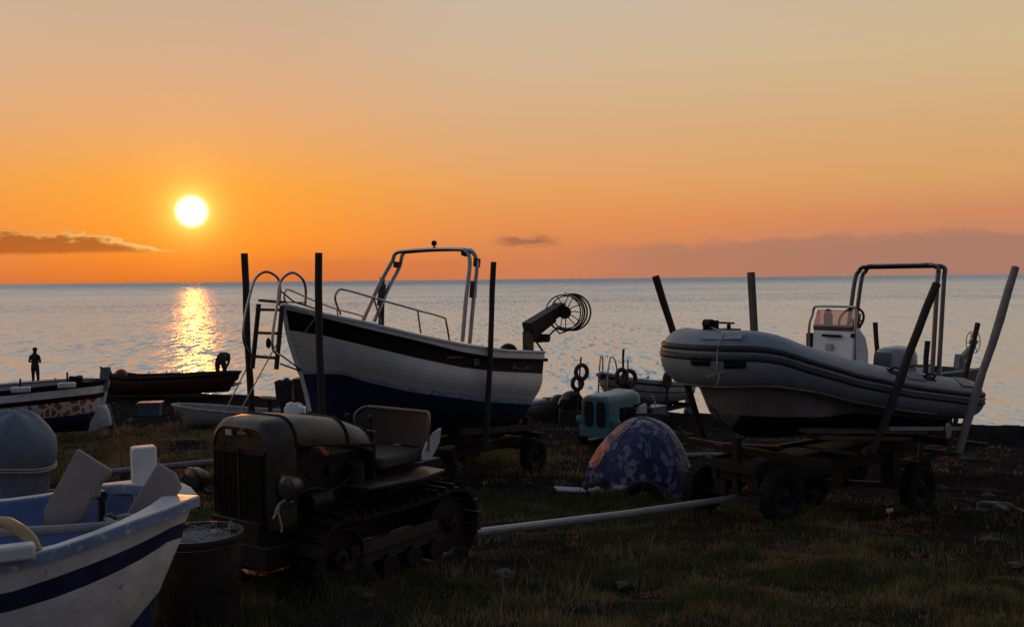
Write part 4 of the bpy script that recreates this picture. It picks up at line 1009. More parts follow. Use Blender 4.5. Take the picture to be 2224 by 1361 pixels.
# ------------------------------------------------------------------ rowing boat in front
def shore_boat():
    ax = math.degrees(math.atan2(-.47, -.88))
    fr = Fr(-1.77, 5.40, gz(-2.6, 5.0), ax)   # x runs away from the tip, y>0 is the near side here
    root = fr.root('rowing_boat', 'open wooden boat, white outside with navy band and blue inside, bow end beside the drum', 'boat')
    L = 4.6
    Gn = [(-400, 1325), (0, 1222), (150, 1184), (300, 1128), (360, 1106), (400, 1088), (426, 1078)]
    def hb(x): t = x/L; return .74*max(1-abs((x-1.9)/1.9)**2.8 if x < 1.9 else 1-((x-1.9)/2.7)**2.4*.9, 0)**.5
    xs_ = [0, .015, .04, .08, .13, .2, .3, .42, .56, .72, .9, 1.1, 1.4, 1.8, 2.3, 2.9, 3.5, 4.1, 4.5, 4.6]
    zg = []
    for x in xs_:
        z = fr.z(x, hb(x), Gn) if x < 1.1 else zg[-1]
        zg.append(z)
    zg = [min(max(z, .85), 1.25) for z in zg]
    B1 = [(-400, 1490), (0, 1294), (150, 1245), (250, 1208), (350, 1164), (395, 1140), (440, 1125)]
    B2 = [(-400, 1540), (0, 1335), (150, 1290), (250, 1250), (350, 1200), (392, 1172), (440, 1158)]
    rows = []
    def row(f, zf, xo): return [(x+xo*(1-x/L)**6, hb(x)*f, zf(i, x)) for i, x in enumerate(xs_)]
    def zc(c, f, lim):
        def g(i, x):
            xx = min(x, .95); return fr.z(xx, hb(xx)*f, c)
        return g
    r0 = row(1.0, lambda i, x: zg[i], 0); r1 = row(.985, lambda i, x: zg[i]-.05, .02)
    r2 = row(.95, zc(B1, .95, 0), .055); r3 = row(.90, zc(B2, .9, 0), .075)
    r4 = row(.82, lambda i, x: lerp(r3[i][2], .12, .42), .20); r5 = row(.56, lambda i, x: lerp(r3[i][2], .10, .80), .44); r6 = row(.05, lambda i, x: .10+.08*(1-x/L)**6, .62)
    m = MB(); R = [r0, r1, r2, r3, r4, r5, r6]
    for sg in (1, -1): m.loft([[(p[0], p[1]*sg, p[2]) for p in r] for r in R], mis=[0, 0, 1, 0, 0, 0, 0])
    m.build('hull', [WHITE2, NAVY], root, 50)
    inn = MB(); I = [[(p[0]+.05*(1-p[0]/L)**8, max(p[1]*.96-.035, 0), p[2]-.004) for p in r0], [(p[0]+.05, max(p[1]*.90-.05, 0), p[2]-.12) for p in r0], [(p[0]+.25, max(p[1]*.60-.06, 0), .55) for p in r0], [(p[0]+.32, 0, .45) for p in r0]]
    for sg in (1, -1): inn.loft([[(p[0], p[1]*sg, p[2]) for p in r] for r in I])
    inn.build('inner_hull', BLUE, root, 60)
    # wide gunwale rail
    rail = MB(); wd_ = [.05+.07*(1-sst(np.array(x), .0, .5)) for x in xs_]
    for sg in (1, -1):
        outer = [(p[0]-.02*(1-p[0]/L)**9, p[1]+.022, p[2]) for p in r0]; inner = [(p[0]+float(w)*1.2*(1-p[0]/L)**10, max(p[1]-float(w), 0), p[2]) for p, w in zip(r0, wd_)]
        rail.loft([[(p[0], p[1]*sg, p[2]-.045) for p in outer], [(p[0], p[1]*sg, p[2]) for p in outer], [(p[0], p[1]*sg, p[2]+.012) for p in outer], [(p[0], p[1]*sg, p[2]+.012) for p in inner], [(p[0], p[1]*sg, p[2]-.045) for p in inner]], mis=[0, 0, 1, 0, 0])
    rail.build('gunwale_rail', [mat('worn_blue_rail', (.20, .28, .42), .45, var=.2, scale=9, col2=(.55, .55, .55), thr=.56), mat('worn_white_rail', (.58, .58, .58), .4, var=.15, scale=8, col2=(.24, .32, .45), thr=.60)], root, bevel=.012)
    kl = MB(); k0 = fr.l(W(318, 1310, 5.5)); kl.prism([(.12, .80-.0), (.30, .12), (4.3, .02), (4.3, .12), (.42, .2), (.30, .5)], (0, 0, 0), (1, 0, 0), (0, 0, 1), .07)
    kl.prism([(.24, .62), (.24, .0), (.62, .0), (.60, .15), (.42, .30)], (0, 0, 0), (1, 0, 0), (0, 0, 1), .075); kl.build('keel', mat('keel_blue', (.035, .055, .15), .5, var=.3), root, bevel=.006)
    # stem post standing on the far rail
    p = fr.l(W(313, 1046, 5.62)); t = fr.l(W(311, 968, 5.62)); ps = MB()
    ps.loft([[(p.x+a*.066*f, p.y+b*.052*f, z) for a, b in ((-1, -1), (1, -1), (1, 1), (-1, 1))] for z, f in ((p.z-.10, .95), (p.z, .98), (t.z-.03, 1.02), (t.z-.008, .98), (t.z, .88))], 0, True, capA=True, capB=True); ps.build('stem_post', WHITE2, root, 30, bevel=.012)
    th = MB()
    for x in (1.3, 2.4, 3.4): th.box((x, 0, .72), (.22, hb(x)*1.84, .03))
    th.build('thwart', BLUE, root, bevel=.005)
    c = fr.l(W(12, 1205, 4.32)); cb = MB(); cb.box((c.x, c.y-.01, float(np.interp(c.x, xs_, zg))+.04), (.24, .09, .07)); cb.build('thole_block', WHITE, root, bevel=.015)
    ry = MB(); q = fr.l(W(238, 1128, 5.1)); ry.tube([q+Vector((0, 0, -.2)), q], .02, 8); ry.ell(q, (.035, .035, .035)); ry.build('rowlock', DARKM, root)
    ry = MB(); q = fr.l(W(220, 1075, 5.5)); ry.tube([q+Vector((0, 0, -.35)), q], .018, 8); ry.cyl(q-Vector((0, .03, 0)), q+Vector((0, .03, 0)), .03, n=10); ry.build('rowlock', DARKM, root)
    return fr, zg
SB, _zg = shore_boat()
def slab(name, px, Y, thick, m, label, cat, tiltY=0.0, bulge=.012):
    """a flat board standing in the boat; its outline at distance Y, leaning back by tiltY per metre of height"""
    pts = []
    for u, v in px:
        p = W(u, v, Y); yy = Y
        for _ in range(3): yy = Y+tiltY*(p.z-4.6); p = W(u, v, yy)
        pts.append(p)
    cen = sum(pts, Vector())/len(pts); n = Vector()
    for i in range(len(pts)): n += (pts[i]-cen).cross(pts[(i+1) % len(pts)]-cen)
    n.normalize(); n = n if n.y < 0 else -n
    mb = MB(); k = len(pts)
    A = [p-cen for p in pts]; f1 = [p+n*thick*.5 for p in A]; b1 = [p-n*thick*.5 for p in A]
    mid = [p*.85+n*(thick*.5+bulge) for p in A]; midb = [p*.85-n*(thick*.5+bulge) for p in A]
    mb.add(f1+b1+mid+midb, [(i, (i+1) % k, k+(i+1) % k, k+i) for i in range(k)]+[(i, (i+1) % k, 2*k+(i+1) % k, 2*k+i) for i in range(k)]+[(k+i, k+(i+1) % k, 3*k+(i+1) % k, 3*k+i) for i in range(k)]+[tuple(range(2*k, 3*k)), tuple(reversed(range(3*k, 4*k)))])
    o = mb.build(name, m, None, 50, bevel=.006); o.location = cen
    return tag(o, label, cat)
slab('canvas_board', [(170, 974), (243, 1020), (240, 1032), (221, 1049), (216, 1078), (204, 1082), (180, 1132), (150, 1140), (98, 1139), (97, 1108)], 5.12, .03, CANVAS, 'tall beige canvas covered board with a notched corner, upright in the rowing boat', 'board', .18)
slab('canvas_board', [(344, 1004), (382, 1028), (395, 1058), (372, 1092), (322, 1112), (296, 1122), (278, 1111)], 5.22, .03, CANVAS, 'short beige canvas covered board leaning against the rowing boat rail near its tip', 'board', .10)
ps = MB(); A = W(-260, 1160, 4.72); B = W(-5, 1157, 4.80); C_ = W(140, 1149, 4.88); D = W(268, 1138, 5.0)
ps.tube([A, B, C_, D], [.028, .028, .026, .022], 10); o = ps.build('wooden_pole', mat('pale_pole', (.30, .28, .26), .6, bump=.1)); tag(o, 'pale round pole lying lengthwise in the rowing boat', 'pole')
hs = MB(); hs.tube(smoothpath([W(-60, 1150, 4.55), W(0, 1133, 4.52), W(38, 1146, 4.48), W(66, 1170, 4.46), W(78, 1195, 4.45)], 6), .028, 10); tag(hs.build('bent_hose', YHOSE), 'thick tan hose arching over the rowing boat gunwale', 'hose')
rc = MB(); q = W(270, 1118, 5.1)
for k in range(4): rc.tube([q+Vector((.06*math.cos(a)*(1+.2*k), .05*math.sin(a)-.0, -.07+.016*k+.01*math.sin(3*a+k))) for a in [2*math.pi*i/16 for i in range(16)]], .012, 6, True)
tag(rc.build('rope_coil', ROPE), 'small rope coil lying below the short canvas board', 'rope')
# ------------------------------------------------------------------ drum with nets
def drum():
    x, y = W(430, 1154, 6.55).x, 6.55; z0 = gz(x, y)-.01; zt = W(430, 1154, 6.55).z; h = zt-z0; R = .285
    r = bpy.data.objects.new('plastic_drum', None); COL.objects.link(r); r.location = (x, y, z0)
    tag(r, 'dark open topped drum holding tangled net, beside the crawler tractor', 'drum')
    b = MB(); b.lathe([(0, 0), (R*.86, 0), (R*.90, .03), (R*.95, h*.45), (R*.97, h*.5), (R*.97, h*.9), (R*.9, h*.9), (R*.86, h*.4), (0, h*.38)], n=32); b.build('body', DRUM, r, 40)
    b = MB(); b.lathe([(R*.96, h-.06), (R*1.03, h-.055), (R*1.06, h-.02), (R*1.05, h), (R*.97, h), (R*.93, h-.05)], n=32); b.build('rim', DRUM, r, 40)
    n = MB(); rr = random.Random(3)
    n.lathe([(R*.93, h-.07), (R*.7, h-.03), (R*.4, h-.01), (0, h)], n=20)
    for k in range(60):
        a = rr.uniform(0, 6.28); q = rr.uniform(0, R*.85); p = Vector((q*math.cos(a), q*math.sin(a), h-.02)); pts = [p]
        for j in range(4): pts.append(pts[-1]+Vector((rr.uniform(-.06, .06), rr.uniform(-.06, .06), rr.uniform(-.025, .032))))
        n.tube(smoothpath(pts, 3), .0035, 4)
    nt_ = n.build('fishing_net', NETM, None); nt_.location = (x, y, z0); tag(nt_, 'tangled pale nylon net heaped in the drum mouth', 'net')
drum()
# ------------------------------------------------------------------ wrapped outboard behind the rowing boat
def wrapped_motor():
    x, y = W(36, 1000, 6.7).x, 6.7; z0 = gz(x, y); zc = W(36, 1010, 6.7).z-z0
    r = bpy.data.objects.new('outboard_motor', None); COL.objects.link(r); r.location = (x, y, z0); r.rotation_euler = (0, 0, rad(8))
    tag(r, 'outboard motor wrapped in blue grey tarpaulin tied with cord, behind the rowing boat', 'motor')
    prof = [(W(36, v, 6.7).z-z0, (u1-u0)/2/F*6.7, ((u0+u1)/2-36)/F*6.7) for v, u0, u1 in ((891, 20, 46), (898, -10, 68), (910, -30, 84), (930, -42, 102), (955, -50, 118), (985, -52, 120), (1010, -48, 114), (1030, -40, 106), (1050, -34, 102), (1078, -36, 100))]
    rows = []; 
    for zi, (z, rx, off) in enumerate(prof):
        rows.append([(off+rx*math.cos(a)*(1.02-min(zi*.006, .04)*abs(math.sin(3*a+.8*math.sin(2*a)+zi*.12))), rx*.80*math.sin(a)*(1.03-min(zi*.014, .085)*abs(math.sin(3*a+.8*math.sin(2*a)+zi*.12))-min(zi*.007, .045)*abs(math.sin(8*a+1-zi*.3))), z+.012*math.sin(4*a)) for a in [2*math.pi*k/72 for k in range(72)]])
    m = MB(); m.loft(rows, 0, True, capA=True); m.build('cover', TARP, r, 70)
    z, rx, off = prof[6]; c = MB()
    for dz in (0, -.018): c.tube([(off+(rx+.006)*math.cos(a), (rx*.80+.008)*math.sin(a), z+dz+.01*math.sin(3*a)) for a in [2*math.pi*k/30 for k in range(30)]], .006, 5, True)
    c.build('tie_cord', ROPE, r)
    l = MB(); zb = prof[-1][0]; l.tube([(0, 0, zb+.1), (0, 0, .35), (.02, 0, .12)], [.13, .08, .06], 12); l.box((.0, 0, .32), (.3, .16, .02)); l.ell((.04, 0, .16), (.2, .05, .05)); l.box((.0, 0, .08), (.14, .03, .2)); l.build('leg', DARKM, r)
    s = MB(); s.box((0, .16, .75), (.8, .05, .25)); 
    for sx in (-.35, .35): s.beam((sx, .16, .8), (sx*1.2, .45, -.03), .06, .06); s.beam((sx, .16, .8), (sx*1.2, -.2, -.03), .06, .06)
    so_ = s.build('motor_stand', WOOD, None); so_.location = r.location; so_.rotation_euler = r.rotation_euler; tag(so_, 'wooden trestle carrying the wrapped outboard motor', 'stand')
wrapped_motor()
# ------------------------------------------------------------------ tent
def tent():
    x0 = W(1392, 1000, 16.6); x, y = x0.x, 16.6; z0 = gz(x, y)
    r = bpy.data.objects.new('dome_tent', None); COL.objects.link(r); r.location = (x, y, z0)
    tag(r, 'blue dome tent patterned with pale angular patches, beside the inflatable boat trailer', 'tent')
    m = bpy.data.materials.new('patterned_tent_fabric'); m.use_nodes = True; t = NT(m.node_tree); b = m.node_tree.nodes['Principled BSDF']
    co = t.n('ShaderNodeTexCoord').outputs['Object']
    vv = t.n('ShaderNodeTexVoronoi', distance='EUCLIDEAN'); t.put(vv.inputs['Vector'], t.mapping(co, (1, 1, .8))); vv.inputs['Scale'].default_value = 12.5; vv.inputs['Randomness'].default_value = 1
    cs = t.n('ShaderNodeSeparateColor'); t.put(cs.inputs[0], vv.outputs['Color'])
    c = t.mix(t.m('GREATER_THAN', cs.outputs[0], .45), (.016, .022, .10), (.024, .032, .15))
    c = t.mix(t.m('GREATER_THAN', cs.outputs[1], .80), c, (.20, .21, .27)); c = t.mix(t.m('GREATER_THAN', cs.outputs[2], .92), c, (.15, .13, .17))
    t.put(b.inputs['Base Color'], c); b.inputs['Roughness'].default_value = .55
    t.put(b.inputs['Normal'], t.bump(t.m('ADD', t.noise(co, 5, 3, .5), t.m('MULTIPLY', t.noise(t.mapping(co, (3, 3, .6)), 4, 3, .6), 1.2)), .9, .05))
    H = W(1392, 907, 16.6).z-z0; mb = MB(); rows = []
    px = lambda u: (u-1392)/F*16.6
    xl, xr = px(1262), px(1506)
    nr = 14; na = 48
    for i in range(nr+1):
        t_ = i/nr; z = H*math.sin(t_*math.pi/2)**.92; f = math.cos(t_*math.pi/2)**.80
        row = []
        for k in range(na):
            a = 2*math.pi*k/na; rr_ = (xr if math.cos(a) > 0 else -xl)
            ex = f if math.cos(a) > 0 else (f+f**3)/2
            sag = 1-.07*abs(math.cos(2*a))**2*math.sin(t_*math.pi)-.012*math.sin(9*a+5*t_)
            row.append((rr_*ex*math.cos(a)*sag, .95*f*math.sin(a)*sag, z*(1-.0*k)))
        rows.append(row)
    mb.loft(rows, 0, True); mb.build('canopy', m, r, 60)
    p = MB()
    for a0 in (math.pi/4, 3*math.pi/4):
        pts = []
        for i in range(25):
            s = -1+2*i/24; a = a0 if s >= 0 else a0+math.pi; t_ = 1-abs(s); f = math.cos(t_*math.pi/2)**.80; rr_ = xr if math.cos(a) > 0 else -xl; ex = f if math.cos(a) > 0 else (f+f**3)/2
            pts.append((rr_*ex*math.cos(a)*.985, .95*f*math.sin(a)*.985, H*math.sin(t_*math.pi/2)**.92+.008))
        p.tube(pts, .010, 5)
    p.build('seam_pole', NAVY, r)
    s = MB(); s.tube([(0, -.02, H+.006)]+[(.02, -.95*math.cos(q*math.pi/2)**.8-.006, H*math.sin(q*math.pi/2)**.92+.004) for q in (.8, .55, .3, .05)], .007, 4); s.build('zip_line', VENT, r)
tent()
def rest(name, mb, m, u, v, Y, label, cat, rz=0, lift=0.0, group=None, smooth=35, bevel=0, onground=True):
    p = W(u, v, Y); o = mb.build(name, m, None, smooth, bevel); o.location = (p.x, Y, gz(p.x, Y)+lift if onground else p.z); o.rotation_euler = (0, 0, rad(rz)); return tag(o, label, cat, group)
def bag(w, d, h, seed, nse=.25): 
    b = MB(); rot = None; b.ell((0, 0, h*.45), (w/2, d/2, h*.55), 20, 12, noise=nse); return b
rest('plastic_bag', bag(.34, .25, .16, 1), CLOTHW, 1302, 1045, 15.9, 'crumpled white plastic bag at the tent entrance', 'bag')
rest('plastic_bag', bag(.42, .3, .18, 2, .3), mat('pale_bag', (.40, .42, .44), .5), 1352, 1050, 15.7, 'crumpled grey bag leaning on the tent front', 'bag')
rest('kit_bag', bag(.55, .4, .26, 3, .15), VENT, 1312, 1035, 16.0, 'dark soft kit bag beside the tent entrance', 'bag')
sh = MB(); sh.box((0, 0, .03), (.5, .3, .04), Matrix.Rotation(.1, 3, 'Y')); rest('folded_sheet', sh, CLOTHW, 1238, 1043, 16.2, 'flat white folded sheet on the grass near the tent', 'sheet', 10, bevel=.015)
ty = MB(); R_, r_ = .28, .085
ty.tube([(R_*math.cos(a), R_*math.sin(a), 0) for a in [2*math.pi*i/36 for i in range(36)]], r_, 12, True)
o = rest('old_tyre', ty, RUBBER, 1398, 1075, 14.6, 'old black tyre half sunk upright in grass in front of the tent', 'tyre'); o.rotation_euler = (rad(70), 0, rad(12)); o.location.z -= .03
# ------------------------------------------------------------------ turquoise tractor
def small_tractor():
    fr = Fr(W(1292, 950, 23.6).x, 23.6, gz(2.4, 24.2), 50)
    root = fr.root('small_tractor', 'turquoise crawler tractor with black twin grille, between the fishing boat and the tent', 'tractor')
    hw = .40; zt = fr.py(1300, 858, 0).z; gx = 0.0
    h = MB()
    def sec(x, top, w, zb, rr): 
        out = [(x, -w, zb)]
        for i in range(6): a = math.pi-math.pi/2*i/5; out.append((x, -(w-rr)+rr*math.cos(a), top-rr+rr*math.sin(a)))
        for i in range(6): a = math.pi/2-math.pi/2*i/5; out.append((x, (w-rr)+rr*math.cos(a), top-rr+rr*math.sin(a)))
        return out+[(x, w, zb)]
    zb = .26
    h.loft([sec(0, zt-.06, hw-.04, zb, .14), sec(.03, zt-.02, hw, zb, .16), sec(.10, zt, hw, zb, .16), sec(.48, zt+.01, hw, zb, .16)])
    zs = zt-.30
    h.loft([sec(.48, zt+.01, hw, zs-.03, .16), sec(1.1, zt+.02, hw, zs, .16), sec(1.30, zt+.05, hw, zs, .18), sec(1.42, zt, hw-.01, zs, .18), sec(1.48, zt-.08, hw-.05, zs+.04, .12)])
    h.loft([[(p[0], p[1], p[2]) for p in sec(1.48, zt-.08, hw-.05, zs+.04, .12)], [(1.47, p[1]*.5, lerp(p[2], zs+.1, .6)) for p in sec(1.48, zt-.08, hw-.05, zs+.04, .12)]])
    sf = sec(.012, zt-.065, hw-.042, zb, .13); h.add(sf, [tuple(range(len(sf)))]); h.box((.02, 0, zb+.10), (.12, 2*hw+.06, .22)); h.build('hood', CYAN, root, 45, bevel=0)
    for s in (-1, 1):
        g = MB(); g.prism([(s*.175+.12*math.copysign(abs(math.cos(a))**.5, math.cos(a)), .80+.31*math.copysign(abs(math.sin(a))**.55, math.sin(a))) for a in [2*math.pi*i/24 for i in range(24)]], (-.006, 0, 0), (0, 1, 0), (0, 0, 1), .03); g.build('grille', VENT, root)
    e = MB(); e.box((.95, 0, .62), (1.0, .4, .5)); e.box((1.1, 0, .42), (1.6, .6, .25)); e.cyl((.75, -.3, .5), (.75, -.3, .9), .08); e.build('engine', SOOT, root, bevel=.01)
    for s in (-1, 1):
        q = MB(); c = Vector((.12, s*(hw+.13), .62)); q.lathe([(0, -.14), (.06, -.12), (.10, -.02), (.11, .02), (.1, .03), (0, .045)], c, (-1, 0, 0), 16); q.beam(c+Vector((.05, 0, -.03)), (.1, s*(hw-.02), .55), .03, .03); q.build('headlight', CYAN, root)
        t = MB(); pts = []
        Lt, R = 1.9, .22
        for i in range(10): pts.append((.15+R+(Lt-2*R)*i/9, s*.5, .04))
        for i in range(1, 6): a = -math.pi/2+math.pi*i/6; pts.append((.15+Lt-R+R*math.cos(a), s*.5, R+.04+R*math.sin(a)))
        for i in range(10): pts.append((.15+Lt-R-(Lt-2*R)*i/9, s*.5, 2*R+.04))
        for i in range(1, 6): a = math.pi/2+math.pi*i/6; pts.append((.15+R+R*math.cos(a), s*.5, R+.04+R*math.sin(a)))
        for i, p in enumerate(pts):
            a = Vector(pts[i-1]); b = Vector(pts[(i+1) % len(pts)]); tt = (b-a).normalized(); nn = Vector((tt.z, 0, -tt.x)); t.box(p, ((b-a).length*.46, .28, .05), Matrix((tt, Vector((0, 1, 0)), nn)).transposed())
        t.box((.15+Lt/2, s*.5, .25), (1.4, .14, .2)); t.build('track', SOOT, root)
    st = MB(); q0 = fr.py(1368, 868, -.2); zbk = fr.py(1400, 860, 0).z; gr_ = []
    for i in range(9):
        y = -.42+.84*i/8; zt_ = zbk-.12*(abs(y)/.42)**4; gr_.append([(1.95-.12*(abs(y)/.42)**2, y, lerp(.75, zt_, j/4)) for j in range(5)])
    st.loft(gr_); st.loft([[(p[0]+.03, p[1], p[2]) for p in r] for r in gr_]); st.box((1.75, 0, .72), (.5, .84, .1)); st.build('seat', SOOT, root)
    ar = MB(); ar.tube(smoothpath([fr.py(u, v, -.42) for u, v in ((1416, 860), (1421, 868), (1424, 880))], 4), .02, 6); ar.build('seat_arm', PALEBRD, root)
    cl = MB(); cl.box((0, 0, .0), (.62, .34, .26)); cl.box((0, 0, .14), (.66, .38, .03))
    p = fr.py(1420, 894, -.35); o = cl.build('plastic_crate', PLASTC, root, bevel=.01); o.location = p; o.parent = None; o.location = fr.w(*p); o.rotation_euler = (0, 0, fr.a); tag(o, 'turquoise plastic crate on the rear of the turquoise tractor', 'crate')
    w_ = MB(); w_.prism([(-.25, -.14), (-.05, .12), (.22, .16), (.25, -.12)], (0, 0, 0), (1, 0, 0), (0, 0, 1), .1); o = w_.build('white_rag', CLOTHW, None, 40, bevel=.03); p = fr.w(*fr.py(1391, 891, -.45)); o.location = p; o.rotation_euler = (0, 0, fr.a); tag(o, 'crumpled white rag on the turquoise tractor track', 'rag')
    pl = MB(); pl.beam(fr.py(1372, 898, -.45), fr.py(1445, 900, -.45), .3, .05); pl.build('rear_platform', SOOT, root)
small_tractor()
#PART5
# ------------------------------------------------------------------ simple open hulls further off
def open_hull(fr, root, L, HB, shr, keel, bands, mats, inner, bowrake=.25, sternfull=.0, canoe=False, ns=22):
    """shr(t), keel(t): heights; bands: fractions from the sheer down and the material below each"""
    def hb(t):
        a = min(t/.5, 1); f = (1-(1-a)**2.2)**.65
        if t > .5:
            b = (t-.5)/.5; f = (1-b**2.6)**.6 if canoe else 1-(1-sternfull)*b**2
        return max(f, .02)*HB
    rows = []; mis = []
    fr_ = [0]+[b[0] for b in bands]; 
    ws = sorted(set(fr_+[.3, .5, .7, .85, 1.0]))
    for w in ws:
        r = []
        for i in range(ns+1):
            t = i/ns; r.append((t*L+bowrake*w*(1-t)**2-(bowrake*w*t**3 if canoe else 0), hb(t)*(1-w**2.6)**.5 if w < 1 else .01, lerp(shr(t), keel(t), w)))
        rows.append(r); mi = 0
        for b, k in bands:
            if w >= b-1e-6: mi = k
        mis.append(mi)
    m = MB()
    for s in (1, -1): m.loft([[(p[0], p[1]*s, p[2]) for p in r] for r in rows], mis=mis)
    m.loft([[(r[-1][0], r[-1][1]*s, r[-1][2]) for s in (-1, 0, 1)] for r in rows], mis=mis)
    h = m.build('hull', mats, root, 45)
    n = MB(); I = [[(lerp(L*.5, p[0], .985), p[1]*.94, p[2]-.01) for p in rows[0]], [(lerp(L*.5, p[0], .96), p[1]*.85, p[2]-.22) for p in rows[0]], [(lerp(L*.5, p[0], .94), 0, p[2]-.30) for p in rows[0]]]
    for s in (1, -1): n.loft([[(p[0], p[1]*s, p[2]) for p in r] for r in I])
    n.build('inner_hull', inner, root, 60)
    g = MB()
    for s in (1, -1): g.tube([(p[0], p[1]*s, p[2]+.01) for p in rows[0]], .035, 6)
    return h, g, rows, hb
# painted boat, bow towards the middle
def painted_boat():
    px_, Y0 = 233, 24.3
    b = W(px_, 850, Y0); fr = Fr(b.x, Y0, gz(b.x-1.5, 23.4), 203)   # x runs to the far end, +y faces the road
    root = fr.root('painted_boat', 'white wooden boat with orange blotch pattern and navy bottom, tall stem by the propped sack', 'boat')
    zs = fr.z(.1, .1, [(0, 852), (217, 829), (240, 826)]); 
    def sh(t): return fr_sh[min(int(t*22+.5), 22)]
    N = [(-200, 870), (0, 852), (217, 829), (235, 826)]; fr_sh = []
    L, HB = 5.4, .95
    def hbq(t): a = min(t/.5, 1); f = (1-(1-a)**2.2)**.65; f = f if t < .5 else (1-((t-.5)/.5)**2.6)**.6; return max(f, .02)*HB
    for i in range(23):
        t = i/22; fr_sh.append(fr.z(t*L, hbq(t), N) if t < .55 else fr_sh[-1]+.012*(t-.5)*10*.5)
    mm = bpy.data.materials.new('orange_blotch_paint'); mm.use_nodes = True; t = NT(mm.node_tree); bs = mm.node_tree.nodes['Principled BSDF']
    co = t.mapping(t.n('ShaderNodeTexCoord').outputs['Object'], (1, .6, .9)); vo = t.n('ShaderNodeTexVoronoi', feature='DISTANCE_TO_EDGE'); t.put(vo.inputs['Vector'], co); vo.inputs['Scale'].default_value = 5.2
    vc = t.n('ShaderNodeTexVoronoi'); t.put(vc.inputs['Vector'], co); vc.inputs['Scale'].default_value = 5.2; sc = t.n('ShaderNodeSeparateColor'); t.put(sc.inputs[0], vc.outputs['Color'])
    msk = t.m('MULTIPLY', t.smooth(vo.outputs['Distance'], .10, .15), t.m('GREATER_THAN', sc.outputs[0], .30))
    t.put(bs.inputs['Base Color'], t.mix(msk, (.60, .56, .52), t.mix(sc.outputs[1], (.42, .10, .02), (.30, .055, .015)))); bs.inputs['Roughness'].default_value = .5
    h, g, rows, hb = open_hull(fr, root, L, HB, sh, lambda t: .12+.03*(1-t), [(0, 1), (.08, 0), (.23, 1), (.33, 2), (.62, 3)], [WHITE2, BROWN, mm, NAVY], mat('pale_grey_inside', (.36, .38, .42), .6), .28, canoe=True)
    g.build('gunwale_rail', BROWN, root)
    dk = MB()
    for s in (1, -1): dk.loft([[(p[0], p[1]*s*.97, p[2]+.03) for p in rows[0]], [(p[0], p[1]*s*.80, p[2]+.03) for p in rows[0]]])
    dk.build('side_deck', WHITE2, root)
    st = MB(); a = fr.py(228, 797, 0); a.x = max(a.x, -.25)
    st.prism([(-.02, sh(0)-.25), (.20, sh(0)-.2), (.14, sh(0)+.35), (.16, a.z), (-.10, a.z), (-.06, sh(0)+.2)], (0, 0, 0), (1, 0, 0), (0, 0, 1), .16); st.build('stem_post', mat('faded_blue_grey', (.16, .17, .21), .5), root, bevel=.015)
    sm = MB(); sm.tube([(rows[i][0][0]-.03, 0, rows[i][0][2]) for i in range(len(rows))], .04, 6); sm.build('stem', WHITE2, root)
    for (u, v0, v1) in ((146, 808, 828), (44, 822, 840), (120, 821, 828)):
        q = fr.py(u, v1, .80 if u != 120 else -.8); tt = fr.py(u, v0, .80 if u != 120 else -.8); k = MB(); k.tube([q-Vector((0, 0, .12)), tt], .022, 6); k.build('thole_pin', VENT, root)
    for (u, v, w) in ((145, 836, .40), (45, 846, .42)):
        q = fr.py(u, v, .90); k = MB(); k.box(q, (w, .16, .13)); k.build('rowlock_block', WHITE2, root, bevel=.03)
    rp = MB(); q = fr.py(165, 828, .5); 
    for k in range(3): rp.tube([q+Vector((.14*math.cos(a), .1*math.sin(a), .05*k+.02*math.sin(2*a))) for a in [2*math.pi*i/14 for i in range(14)]], .025, 6, True)
    rp.build('rope_coil', VENT, root)
    return fr
PB = painted_boat()
sk = MB()
pz = [W(u, v, 23.75) for u, v in ((216, 880), (228, 879), (236, 892), (241, 922), (238, 926), (222, 930), (214, 938), (192, 938), (200, 915), (212, 890))]; cen = sum(pz, Vector())/len(pz)
rows = []
for k, f in ((-1, .82), (-.6, 1), (.6, 1), (1, .82)): rows.append([((p-cen).x*f+.02*math.sin(i*3), k*.13+.02*math.sin(i*2+k), (p-cen).z*f) for i, p in enumerate(pz)])
sk.loft(rows, 0, True, capA=True, capB=True); o = sk.build('cloth_sack', CLOTHW, None, 70); o.location = cen; tag(o, 'pale cloth sack slumped under the bow of the orange patterned boat', 'sack')
pp = MB(); A = W(231, 880, 24.1); B = W(252, 928, 23.6); B.z = gz(B.x, B.y)-.02; pp.beam(A, B, .16, .05, up=(0, 1, 0)); tag(pp.build('prop_plank', WOOD, None, bevel=.005), 'weathered plank propping the bow of the orange patterned boat', 'plank')
kb = MB(); q = PB.w(1.6, 0); kb.box((0, 0, .05), (.25, 1.3, .16)); o = kb.build('keel_block', DKWOOD, None, bevel=.01); o.location = (q.x, q.y, gz(q.x, q.y)-.0); o.rotation_euler = (0, 0, PB.a); tag(o, 'dark timber block under the orange patterned boat', 'timber')
